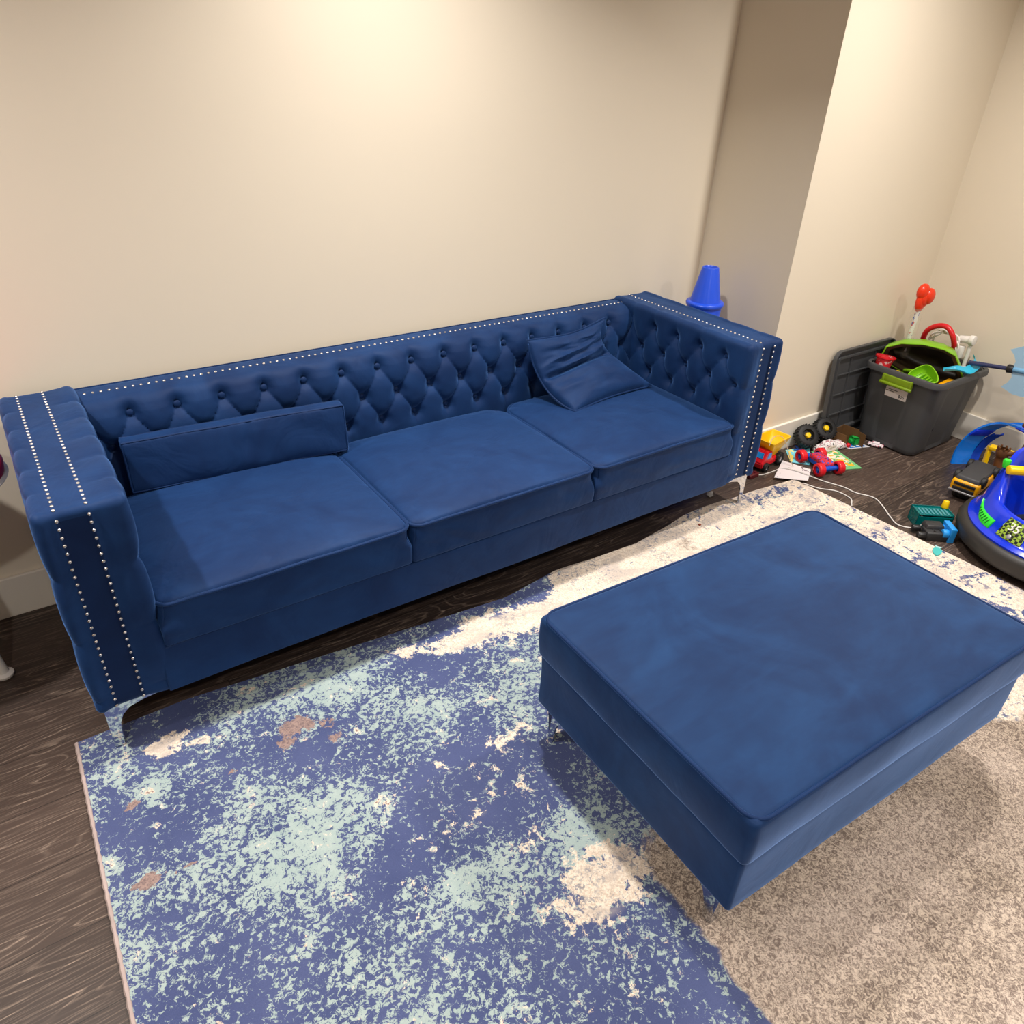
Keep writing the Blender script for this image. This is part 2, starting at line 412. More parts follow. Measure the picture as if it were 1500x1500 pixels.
def build_rug():
    back = [(-0.06, -0.682), (0.208, -0.675), (1.225, -0.765), (1.46, -0.735), (1.84, -0.752), (2.148, -0.707), (2.394, -0.709), (2.547, -0.713), (2.806, -0.739)]
    def yb(x):
        for (a, b), (c, d) in zip(back, back[1:]):
            if x <= c: t = (x-a)/(c-a); return b+(d-b)*t
        return back[-1][1]
    YF = -3.05; nu, nv = 250, 200
    bm = bmesh.new(); cols = []
    def lift(x, y):
        d = max(0, 1-(yb(x)-y)/0.16)
        return 0.010*d*max(0, sin((x-1.2)*7.5))*sst(x, 1.2, 1.7)*(1-sst(x, 2.35, 2.5))
    def P(u, v):
        xl = -0.06-0.02*min(1, v*3); xr = 2.806+0.03*sin(v*pi*1.1)
        x = xl+(xr-xl)*u; y0 = yb(x); y = y0+(YF-y0)*v
        return Vector((x, y, 0.0105+lift(x, y)))
    g = grid(bm, nu, nv, P)
    for row in g:
        for v in row:
            x, y = v.co.x, v.co.y
            big = noise.noise(Vector((x*2.3, y*2.3, 4.2)))
            right = sst(x, 1.35, 1.75)
            m = 0.22 + 0.40*big + blobsum(MINT, x, y)*0.85
            cr = 0.10 + 0.15*noise.noise(Vector((x*3.1, y*3.1, 9))) + blobsum(CREAM, x, y) + right*0.72
            # blue flecks on the back right and right border
            edge = sst(x, 2.45, 2.75)
            cr -= 0.12*edge + 0.25*exp(-((x-2.55)/.12)**2-((y+.78)/.05)**2) + 0.5*exp(-((x-1.62)/.12)**2-((y+.80)/.035)**2)
            cr -= 0.22*sst(noise.noise(Vector((x*2.6, y*4.0, 2.5))), 0.05, 0.4)*right
            tp = blobsum(TAUPE, x, y)
            be = sst(y, -1.55, -1.85)*sst(x, 0.88, 1.0)*(1-0.75*sst(x, 1.95, 2.2)) + sst(y, -1.95, -2.1)*sst(x, 0.88, 1.0)*0.9
            be = max(be, 0.42*right*(1-edge)*sst(noise.noise(Vector((x*3, y*5, 7))), -0.15, 0.3))
            be = max(be, 0.8*sst(y, -1.2, -1.4)*sst(x, 1.1, 1.3)*(1-sst(x, 1.9, 2.1)))
            cols.append((min(max(m, 0), 1), min(max(cr, 0), 1), min(max(tp, 0), 1), min(max(be, 0), 1)))
    # thickness skirt
    bm.verts.ensure_lookup_table()
    per = [g[0][i] for i in range(nu)]+[g[j][nu-1] for j in range(1, nv)]+[g[nv-1][i] for i in range(nu-2, -1, -1)]+[g[j][0] for j in range(nv-2, 0, -1)]
    low = [bm.verts.new((v.co.x, v.co.y, 0.0005)) for v in per]
    for i in range(len(per)):
        j = (i+1) % len(per); bm.faces.new((per[i], low[i], low[j], per[j]))
    cols += [(0.6, 0.3, 0.2, 0)]*len(low)
    o = mesh_obj('area_rug', bm, M_rug)
    at = o.data.color_attributes.new('fields', 'FLOAT_COLOR', 'POINT')
    for i, c in enumerate(cols): at.data[i].color = c
    tag(o, 'large distressed blue, mint and cream area rug under the ottoman', 'rug')
    bm = bmesh.new()
    pts = [P(0, j/160)+Vector((-0.002, 0, -0.003)) for j in range(0, 161)]
    tube(bm, pts, 0.0062, 6, rfun=lambda t: 0.0055+0.0012*sin(t*2600))
    mesh_obj('edge_binding', bm, plain('pinkish grey yarn', (196, 176, 170), 0.95, var=0.2), o)
build_rug()

# ------------------------------------------------------------------ sofa
L, YF, YR, ZB, H = 2.446, -0.776, -0.03, 0.15, 0.72
PU, R1, R2, R3 = 0.1308, 0.652, 0.558, 0.464
def tuft(a, b, topfade=0.35, botfade=0.2):
    """a lattice column (buttons of row 1 at integers), b 0 at row 1, .5 row 2, 1 row 3"""
    if b <= 0:
        s = abs(sin(pi*a))**0.62; f = sst(-b, 0.0, topfade); return s+(0.85-s)*f*0.75
    if b >= 1:
        s = abs(sin(pi*a))**0.62; f = sst(b-1, 0.0, botfade+.3); return s+(0.85-s)*f*0.6
    c = abs(sin(pi*(a+b)))*abs(sin(pi*(a-b)))
    return c**0.34
def build_back(sofa):
    prof = [(-0.03, .30), (-0.03, .50), (-0.03, .69), (-0.034, .702), (-0.045, .708), (-0.066, .7085), (-0.088, .708), (-0.100, .705), (-0.116, .696), (-0.130, .680), (-0.142, .655), (-0.150, .62), (-0.155, .58), (-0.158, .52), (-0.160, .46), (-0.162, .40), (-0.164, .34), (-0.164, .30)]
    P = [Vector((0, y, z)) for y, z in prof]; Q = smoothpts(P, 12)
    # resample by length
    d = [0]
    for a, b in zip(Q, Q[1:]): d.append(d[-1]+(b-a).length)
    T = d[-1]; n = 190
    pts = []
    k = 0
    for i in range(n):
        s = T*(i/(n-1))
        while k < len(d)-2 and d[k+1] < s: k += 1
        t = (s-d[k])/max(1e-9, d[k+1]-d[k]); pts.append(Q[k].lerp(Q[k+1], t))
    nor = []
    for i in range(n):
        tt = (pts[min(i+1, n-1)]-pts[max(i-1, 0)]).normalized(); nor.append(Vector((0, tt.z, -tt.y)) if False else Vector((0, tt.z, -tt.y)))
    xa, xb = 0.172, L-0.172
    nu = 430
    bm = bmesh.new()
    def F(u, v):
        i = int(round(v*(n-1))); p = pts[i]; nn = nor[i]
        x = xa+(xb-xa)*u; dsp = 0.0; y, z = p.y, p.z
        if y < -0.088 and z > 0.31:
            a = (x-0.309)/PU; b = (R1-z)/(R1-R3)
            ramp = sst(-y, 0.088, 0.140)
            dsp = ramp*(0.005+0.018*tuft(a, b, 0.30))
            for row, zz in enumerate((R1, R2, R3)):
                k = round(a-(0.5 if row == 1 else 0)); bx = 0.309+PU*(k+(0.5 if row == 1 else 0))
                if -0.5 <= k+(0.5 if row == 1 else 0) <= 14.6:
                    r2 = (x-bx)**2+(z-zz)**2
                    dsp -= 0.020*exp(-r2/0.00050)*ramp
        out = Vector((0, -1, 0)) if z < 0.66 else Vector((0, -0.75, 0.35*sst(-y, .088, .12)))
        return Vector((x, y, z)) + out*dsp
    grid(bm, nu, n, F)
    back = mesh_obj('backrest', bm, M_vel, sofa)
    return back
def add_button(parent, p, nrm, r=0.0105):
    if 'btn' not in PROTO:
        bm = bmesh.new(); lathe(bm, [(0, .0045), (r*.45, .0042), (r*.8, .0028), (r, 0), (r*.9, -.003), (0, -.004)], 12)
        o = mesh_obj('button', bm, M_btn); PROTO['btn'] = o
    else:
        o = PROTO['btn'].copy(); C.objects.link(o)
    o.parent = parent; o.matrix_local = axisM(p, nrm)
    return o
def nail_mesh(bm, p, nrm):
    lathe(bm, [(0, .0030), (.0022, .0027), (.0038, .0016), (.0046, 0), (.0044, -.001)], 8, axisM(p, nrm), cap=False)
def add_nail(parent, p, nrm):
    if 'nail' not in PROTO:
        bm = bmesh.new(); nail_mesh(bm, (0, 0, 0), (0, 0, 1)); o = mesh_obj('nailhead', bm, M_nail); PROTO['nail'] = o
    else:
        o = PROTO['nail'].copy(); C.objects.link(o)
    o.parent = parent; o.matrix_local = axisM(p, nrm)
PROTO = {}
AY = [-0.283-0.1252*k for k in range(4)]         # arm buttons row 1 (and 3)
AY2 = [-0.221-0.1252*k for k in range(5)]
NA, NB = 0.051, 0.1136
def build_arm(sofa, mirror):
    A1 = 0.1252
    def amp_z(z): return abs(sin(pi*(z-0.37)/0.185))**0.5
    def disp(p, n):
        x, y, z = p.x, p.y, p.z; d = 0.0
        ay = (y-AY[0])/A1
        cy = abs(sin(pi*ay))**0.5
        wi = max(0, n.x); wo = max(0, -n.x); wz = max(0, n.z); wf = max(0, -n.y)
        # inner face
        if wi > 0:
            b = (0.648-z)/0.183
            t = tuft(ay, b, 0.3)
            e = sst(-y, 0.715, 0.745); t = t+(0.75*amp_z(z)+.1-t)*e if True else t
            dd = 0.005+0.017*t
            for row, (ys, zz) in enumerate(((AY, 0.648), (AY2, 0.556), (AY, 0.466))):
                for by in ys:
                    r2 = (y-by)**2+(z-zz)**2
                    if r2 < 0.003: dd -= 0.019*exp(-r2/0.00048)
            d += dd*wi**1.5
        if wo > 0:
            d += 0.014*(0.25+0.75*cy*amp_z(z))*wo if not mirror else 0.014*(0.75+0.25*cy*amp_z(z))*wo
        if wz > 0:
            s = sst(NA-x, 0.0, 0.045) if x < NA else sst(x-NB, 0, 0.05) if x > NB else 0
            # crease valleys run across the padded strips
            d += (0.004 if mirror else 0.007)*s*cy*wz
            if NA-.003 < x < NB+.003: d -= 0.0
        if wf > 0:
            s = sst(NA-x, 0.0, 0.035) if x < NA else sst(x-NB, 0, 0.045) if x > NB else 0
            d += (0.010*s*amp_z(z) - (0.004 if NA < x < NB else 0))*wf
        return n*d
    bm = bmesh.new()
    rounded(bm, (0.014, YF+0.006, ZB), (0.176, YR, H-0.002), 0.016, 0.0062, disp)
    # central band of the front in the darker nap
    for f in bm.faces:
        c = f.calc_center_median()
        if c.y < YF+0.016 and NA-0.0 < c.x < NB+0.0 and c.z < H-0.022 : f.material_index = 1
    if mirror:
        for v in bm.verts: v.co.x = L-v.co.x
        bmesh.ops.reverse_faces(bm, faces=bm.faces)
    arm = mesh_obj('armrest', bm, [M_vel, M_band], sofa)
    X = (lambda x: L-x) if mirror else (lambda x: x)
    sx = -1 if mirror else 1
    for ys, zz in ((AY, 0.648), (AY2, 0.556), (AY, 0.466)):
        for by in ys: add_button(arm, (X(0.176-0.007), by, zz), (sx, 0, 0))
    return arm, X
def build_sofa():
    sofa = empty('tufted_sofa', (0, 0, 0))
    tag(sofa, 'long navy blue velvet tufted sofa with silver nailhead trim along the wall', 'sofa')
    back = build_back(sofa)
    for k in range(15):
        add_button(back, (0.309+PU*k, -0.1435, R1), (0, -1, 0.15))
        add_button(back, (0.309+PU*k, -0.153, R3), (0, -1, 0))
    for k in range(-1, 15):
        xx = 0.309+PU*(k+.5)
        if 0.2 < xx < L-0.2: add_button(back, (xx, -0.1485, R2), (0, -1, 0.05))
    rest = []
    la, XL = build_arm(sofa, False); ra, XR_ = build_arm(sofa, True)
    for arm, X in ((la, XL), (ra, XR_)):
        for xx in (NA, NB):
            for i in range(27):
                z = H-0.020-i*0.0207; p = (X(xx), YF+0.004, z)
                if arm is la: add_nail(arm, p, (0, -1, 0))
                else: rest.append((p, (0, -1, 0)))
            if arm is ra and xx == NA: continue
            for i in range(36):
                y = YF+0.022+i*0.0203; p = (X(xx), y, H-0.0015)
                if arm is la and i < 22: add_nail(arm, p, (0, 0, 1))
                else: rest.append((p, (0, 0, 1)))
    for i in range(97): rest.append(((0.19+i*0.02150, -0.090, 0.7085), (0, -0.2, 1)))
    bm = bmesh.new()
    for p, n in rest: nail_mesh(bm, p, n)
    o = mesh_obj('nailhead_trim', bm, M_nail, sofa); o['kind'] = 'stuff'
    # base and deck
    bm = bmesh.new()
    def dbase(p, n):
        if n.y < -0.5: return Vector((0, -0.0025*sin(p.x*5.1+p.z*9)-0.003*noise.noise(p*6)-.002, 0))
        return Vector()
    rounded(bm, (0.172, YF-0.001, ZB), (L-0.172, -0.06, 0.290), 0.006, 0.02, dbase)
    mesh_obj('base_panel', bm, M_vel, sofa)
    bm = bmesh.new()
    def ddeck(p, n):
        if n.y < -0.3:
            w = 0.006*sin(pi*min(1, max(0, (p.z-.286)/.085)))
            w += 0.005*noise.noise(Vector((p.x*5, 0, p.z*16)))+0.003*noise.noise(Vector((p.x*16+p.z*30, 3, p.z*10)))
            return Vector((0, -w, 0.003*noise.noise(Vector((p.x*4, 1, 0)))))
        return Vector()
    rounded(bm, (0.174, YF+0.012, 0.286), (L-0.174, -0.16, 0.350), 0.012, 0.02, None)
    mesh_obj('seat_deck', bm, M_velc, sofa)
    # chrome corner brackets
    def leg(x, y, sx, sy):
        bm = bmesh.new()
        prof = [(0, 0), (0.020, 0), (0.022, 0.05), (0.026, 0.075), (0.036, 0.098), (0.055, 0.115), (0.09, 0.124), (0.135, 0.129), (0.135, 0.134), (0, 0.134)]
        M = curve_mat_frame((x, y, 0.013), (sx, 0, 0), (0, 0, 1)); prism(bm, prof, -0.0025, 0.0025, M)
        M = curve_mat_frame((x, y, 0.013), (0, sy, 0), (0, 0, 1)); prism(bm, [(a*0.75, b) for a, b in prof], -0.0025, 0.0025, M)
        mesh_obj('leg', bm, M_chrome, sofa, smooth=False)
    leg(0.022, -0.752, 1, 1); leg(L-0.014, -0.752, -1, 1); leg(0.03, -0.06, 1, -1); leg(L-0.03, -0.06, -1, -1)
    # middle support foot
    bm = bmesh.new(); cyl(bm, (1.22, -0.42, 0.0), (1.22, -0.42, ZB), 0.02, 0.028); mesh_obj('support_foot', bm, M_chrome, sofa)
build_sofa()

def seat_cushion(x0, x1, label, seed):
    o = empty('seat_cushion', ((x0+x1)/2, -0.49, 0.37))
    tag(o, label, 'cushion', 'seat cushions of the sofa')
    w, d = (x1-x0)/2, 0.2935
    def corner(x, y, k=1.0):
        R = (0.040 if y < 0 else 0.085)
        a, b = abs(x)-(w-R), abs(y)-(d-R)
        if a <= 0 or b <= 0: return (0, 0)
        sc = (max(a, b)/math.hypot(a, b)-1)*k
        return (math.copysign(1, x)*a*sc, math.copysign(1, y)*b*sc)
    def crown(x, y):
        u, v = x/w, y/d
        e = max(0, (1-abs(u)**3.2)*(1-abs(v)**3.2))
        return 0.034*e**0.55 + 0.004*noise.noise(Vector((x*7+seed, y*7, seed)))*e
    def disp(p, n):
        t = Vector((0, 0, 0))
        if n.z > 0: t.z += crown(p.x, p.y)*n.z
        # soft sides
        if abs(n.z) < 0.9:
            t += Vector((n.x, n.y, 0))*(0.002*noise.noise(Vector((p.x*12+seed, p.y*12, p.z*25))))
            if n.y < -.3:
                q = sst(p.z, .045, 0.0)*sst(p.z, -.08, -.03)
                t.y -= q*(0.004*noise.noise(Vector((p.x*5+p.z*14, seed, p.z*14)))+0.0035*noise.noise(Vector((p.x*17+p.z*34, seed+3, p.z*12))))+0.002*q
            t.x += n.x*0.0032*sst(p.z, 0.012, -0.012)
        # rounded corners in plan
        q = corner(p.x, p.y, sst(p.z, -0.03, 0.02) if p.y < 0 else 1.0)
        t.x += q[0]; t.y += q[1]
        return t
    bm = bmesh.new(); rounded(bm, (-w, -d, -0.080), (w, d, 0.048), 0.010, 0.010, disp)
    mesh_obj('cushion_body', bm, M_velc, o)
    bm = bmesh.new(); pts = []
    r = 0.022
    cor = [(-w, -d), (w, -d), (w, d), (-w, d)]
    for i, (cx, cy) in enumerate(cor):
        sx, sy = (1 if cx > 0 else -1), (1 if cy > 0 else -1)
        rr = 0.016 if cy < 0 else 0.03
        a0 = {0: pi, 1: 1.5*pi, 2: 0, 3: .5*pi}[i]
        for k in range(6):
            a = a0+k/5*pi/2; pts.append((cx-sx*rr+rr*cos(a), cy-sy*rr+rr*sin(a), 0.0))
    dense = []
    sq = [Vector((-w, -d, 0)), Vector((w, -d, 0)), Vector((w, d, 0)), Vector((-w, d, 0))]
    for a, b in zip(sq, sq[1:]+sq[:1]):
        m = int((b-a).length/0.006)
        for k in range(m): dense.append(a.lerp(b, k/m))
    out = []
    for p in dense:
        q = corner(p.x, p.y); p.x += q[0]; p.y += q[1]
        out.append(Vector((p.x*1.003, p.y*1.004, 0.0455+0.0025*noise.noise(Vector((p.x*6+seed, p.y*6, 0))))))
    tube(bm, out, 0.0048, 8, closed=True)
    mesh_obj('piping', bm, M_pipe, o)
seat_cushion(0.192, 0.876, 'blue velvet seat cushion at the left end, with the long bolster standing on it', 1.0)
seat_cushion(0.882, 1.566, 'blue velvet middle seat cushion of the sofa, with nothing lying on it', 4.0)
seat_cushion(1.572, 2.256, 'blue velvet seat cushion at the right end, under the crumpled throw pillow', 8.0)

def bolster():
    o = empty('bolster_cushion', (0.585, -0.233, 0.437), math.radians(-4.5))
    tag(o, 'long narrow blue velvet bolster leaning on the tufted back at the left', 'cushion')
    w = 0.330
    def disp(p, n):
        u = p.x/w; v = (p.z-0.08)/0.08
        b = 0.010*max(0, (1-u**4)*(1-v**4))
        t = n*b if abs(n.y) > .5 else Vector()
        t.y += 0.05*(p.z/0.16)*0.35
        s = 0.0035*noise.noise(Vector((p.x*9+p.z*6, 1, p.z*11)))
        # a soft vertical fold
        s -= 0.004*exp(-((p.x-0.015-0.15*(p.z-.08))/0.010)**2)*sst(p.z, .02, .12)
        t.y -= s if n.y < -.5 else 0
        t.z += 0.004*noise.noise(Vector((p.x*5, 0, 3)))
        return t
    bm = bmesh.new(); rounded(bm, (-w, -0.022, 0), (w, 0.024, 0.158), 0.010, 0.009, disp)
    mesh_obj('cushion_body', bm, M_velc, o)
    for s in (-1, 1):
        bm = bmesh.new(); y = -0.020 if s < 0 else 0.022
        q = [(-w+.003, 0.004), (w-.003, 0.004), (w-.003, 0.155), (-w+.003, 0.155)]
        pts = []
        for (a, b), (c, d) in zip(q, q[1:]+q[:1]):
            for k in range(20):
                x = a+(c-a)*k/20; z = b+(d-b)*k/20
                pts.append((x, y+0.0175*(z/0.16)-0.001, z+0.004*noise.noise(Vector((x*5, 0, 3)))))
        tube(bm, pts, 0.0032, 6, closed=True); mesh_obj('piping', bm, M_pipe, o)
bolster()

def throw_pillow():
    A, Bc, Cc, D = Vector((1.682, -0.205, .668)), Vector((2.062, -0.205, .700)), Vector((2.185, -0.385, .452)), Vector((1.752, -0.432, .450))
    E, F = Vector((1.712, -0.285, .508)), Vector((2.045, -0.238, .582))
    org = (A+Bc+Cc+D)/4
    o = empty('throw_pillow', org)
    tag(o, 'crumpled square blue velvet throw pillow slumped in the right corner of the sofa', 'pillow')
    def base(u, v):
        def q(a, m, b, t):   # quadratic through m at t=.5
            return a*(2*(t-.5)*(t-1))+m*(4*t*(1-t))+b*(2*t*(t-.5))
        # edges pulled in between the corners
        Lf, Rt = q(A, E, D, v), q(Bc, F, Cc, v)
        uu = u; p = Lf.lerp(Rt, uu)
        pin = 0.055*sin(pi*u)
        c = (A+Bc+Cc+D)/4
        if v < .5: p = p.lerp(c, pin*(1-2*v)*2.4)
        else: p = p.lerp(c, pin*(2*v-1)*1.2)
        return p
    def nrm(u, v):
        e = 0.02; du = base(min(1, u+e), v)-base(max(0, u-e), v); dv = base(u, min(1, v+e))-base(u, max(0, v-e))
        return dv.cross(du).normalized()
    def surf(side):
        def f(u, v):
            p = base(u, v); n = nrm(u, v)
            e = max(0, (1-(2*u-1)**2)*(1-(2*v-1)**2))
            h = (0.050+0.024*sst(v, .45, .75))*e**0.36
            wr = 0
            if side > 0:
                fold = 0.034*exp(-((v-0.50-0.12*(u-.5))/0.035)**2)*e**.3
                w = (1-2*abs(sin((v*1.0+0.20*u+0.06*sin(u*4+1))*17)))*0.0100*exp(-((v-.30)/.20)**2)*(0.55+0.6*noise.noise(Vector((u*2.5, v*4, 1))))
                w += (0.012*noise.noise(Vector((u*2.4+v*2, v*8-u*3, 5)))+0.003*noise.noise(Vector((u*8, v*18, 8))))*(1-.5*sst(v, .5, .7))
                wr = (w-fold)*min(1, e*3)
            return p+n*(side*h+wr)-org
        return f
    bm = bmesh.new(); N = 90
    g1 = grid(bm, N, N, surf(1)); g2 = grid(bm, N, N, surf(-0.55))
    bmesh.ops.remove_doubles(bm, verts=bm.verts, dist=0.0006)
    mesh_obj('pillow_body', bm, M_velc, o)
    bm = bmesh.new(); pts = []
    for k in range(24): pts.append(base(k/24, 0)-org)
    for k in range(24): pts.append(base(1, k/24)-org)
    for k in range(24): pts.append(base(1-k/24, 1)-org)
    for k in range(24): pts.append(base(0, 1-k/24)-org)
    tube(bm, pts, 0.0042, 7, closed=True); mesh_obj('piping', bm, M_pipe, o)
throw_pillow()

# ------------------------------------------------------------------ ottoman
def build_ottoman():
    o = empty('ottoman', (0.958, -1.289, 0.011), -0.0321)
    tag(o, 'large rectangular blue velvet ottoman with piped lid standing on the rug', 'ottoman')
    w, d = 1.0325, 0.686; z0 = 0.118; zt = 0.4047; zs = 0.277
    def dl(p, n):
        t = Vector()
        if n.z > 0:
            u, v = 2*p.x/w-1, 2*(-p.y)/d-1
            t.z += 0.020*max(0, (1-abs(u)**2.6)*(1-abs(v)**2.6))**0.7*n.z
            t.z += 0.0015*noise.noise(Vector((p.x*6, p.y*6, 0)))*n.z
        if abs(n.z) < .7:
            s = 0.004*noise.noise(Vector((p.x*5+p.y*4, 2, p.z*9)))+0.004*sin(pi*(p.z-zs)/(zt-zs))
            t += Vector((n.x, n.y, 0))*s
        if n.z < 0: t.z += 0.004*noise.noise(Vector((p.x*7, p.y*7, 3)))
        return t
    bm = bmesh.new(); rounded(bm, (0, -d, zs), (w, 0, zt), 0.014, 0.012, dl)
    mesh_obj('lid_cushion', bm, M_velo, o)
    def db(p, n):
        if abs(n.z) < .7: return Vector((n.x, n.y, 0))*(0.003*noise.noise(Vector((p.x*4+p.y*4, 5, p.z*7))))
        return Vector()
    bm = bmesh.new(); rounded(bm, (0.006, -d+0.006, z0), (w-0.006, -0.006, zs+0.006), 0.010, 0.02, db)
    mesh_obj('base_box', bm, M_velo, o)
    bm = bmesh.new(); r = 0.042; e = 0.002; pts = []
    cor = [(0+e, -d+e, 1, 1, pi), (w-e, -d+e, -1, 1, 1.5*pi), (w-e, -e, -1, -1, 0), (e, -e, 1, -1, .5*pi)]
    for cx, cy, sx, sy, a0 in cor:
        for k in range(8):
            a = a0+k/7*pi/2; pts.append(Vector((cx+sx*r+r*cos(a), cy+sy*r+r*sin(a), 0)))
    dense = []
    for a, b in zip(pts, pts[1:]+pts[:1]):
        m = max(1, int((b-a).length/0.03))
        for k in range(m):
            p = a.lerp(b, k/m); p.z = zt-0.0025+0.002*noise.noise(Vector((p.x*5, p.y*5, 1))); dense.append(p)
    tube(bm, dense, 0.0046, 8, closed=True); mesh_obj('piping', bm, M_pipe, o)
    def leg(x, y, sx, sy):
        bm = bmesh.new()
        prof = [(0, 0), (0.020, 0), (0.024, 0.045), (0.034, 0.075), (0.05, 0.095), (0.08, 0.106), (0.12, 0.113), (0.12, 0.119), (-0.012, 0.119)]
        prism(bm, prof, -0.0025, 0.0025, curve_mat_frame((x, y, 0.0005), (sx, 0, 0), (0, 0, 1)))
        prism(bm, prof, -0.0025, 0.0025, curve_mat_frame((x, y, 0.0005), (0, sy, 0), (0, 0, 1)))
        mesh_obj('leg', bm, M_chrome, o, smooth=False)
    for x, sx in ((0.03, 1), (w-0.06, -1)):
        for y, sy in ((-0.04, -1), (-d+0.05, 1)): leg(x, y, sx, sy)
build_ottoman()
#TOYS
def P_(name, col, **k): return plain(name, col, **k)
m_black = P_('black rubber', (24, 24, 26), rough=0.6); m_blackp = P_('black plastic', (30, 30, 32), rough=0.35)
m_red = P_('red plastic', (222, 28, 40), rough=0.3); m_yel = P_('yellow plastic', (250, 204, 10), rough=0.32)
m_ora = P_('orange yellow plastic', (250, 176, 8), rough=0.32)
m_blu = P_('royal blue plastic', (6, 50, 212), rough=0.2, coat=0.3); m_lime = P_('lime green plastic', (132, 196, 28), rough=0.28)
m_grn = P_('green plastic', (30, 170, 70), rough=0.35); m_sky = P_('sky blue plastic', (40, 150, 232), rough=0.3)
m_turq = P_('turquoise plastic', (60, 190, 225), rough=0.25); m_white = P_('white plastic', (238, 234, 228), rough=0.35)
m_grey = P_('dark grey tote plastic', (72, 73, 75), rough=0.5); m_silver = P_('silver plastic', (190, 190, 192), rough=0.3, metal=0.6)
m_brown = P_('brown plastic', (104, 66, 36), rough=0.45); m_teal = P_('teal plastic', (40, 160, 160), rough=0.35)
m_navy = P_('navy plastic', (46, 52, 92), rough=0.4); m_card = P_('brown cardboard', (104, 72, 36), rough=0.85)
def clear(name, col, alpha=0.5, rough=0.12):
    t = NT(name); t.b.inputs['Base Color'].default_value = lin(col); t.b.inputs['Roughness'].default_value = rough
    n = t.noise(t.obj(), 25, 2)
    t.set(t.b.inputs['Alpha'], t.math('ADD', alpha-0.05, t.math('MULTIPLY', n, 0.1)))
    return t.m
def paper(name, base, inks, scale=60, th=0.62):
    t = NT(name); o = t.obj(); c = lin(base)
    for k, ink in enumerate(inks):
        n = t.noise(t.scale(o, (1, 1, 1), (k*3.1, k*1.7, 0)), scale, 3, 0.6, 0.4)
        v = t.ss(n, th, th+0.02); c = t.mix(v, c, lin(ink))
    t.set(t.b.inputs['Base Color'], c) if not isinstance(c, tuple) else None
    t.b.inputs['Roughness'].default_value = 0.7
    return t.m

# --- traffic cone behind the sofa
m_cone = P_('cone blue plastic', (34, 84, 224), rough=0.3)
def cone():
    o = empty('traffic_cone', (2.625, -0.215, 0.0))
    tag(o, 'bright blue plastic cone standing behind the right arm of the sofa', 'cone')
    bm = bmesh.new(); lathe(bm, [(0.070, 0.685), (0.066, 0.695), (0.036, 0.838), (0.034, 0.842), (0.030, 0.843), (0.026, 0.838), (0.024, 0.81)], 40, cap=False)
    mesh_obj('cone_body', bm, m_cone, o)
    bm = bmesh.new(); lathe(bm, [(0.062, 0.700), (0.070, 0.700), (0.079, 0.697), (0.082, 0.692), (0.081, 0.684), (0.076, 0.676), (0.060, 0.676)], 40, cap=False)
    mesh_obj('collar', bm, m_cone, o)
    bm = bmesh.new(); lathe(bm, [(0.070, 0.684), (0.074, 0.676), (0.070, 0.60), (0.078, 0.30), (0.092, 0.03), (0.125, 0.02), (0.13, 0.0), (0.0, 0.0)], 40, cap=False)
    mesh_obj('pedestal', bm, m_cone, o)
cone()

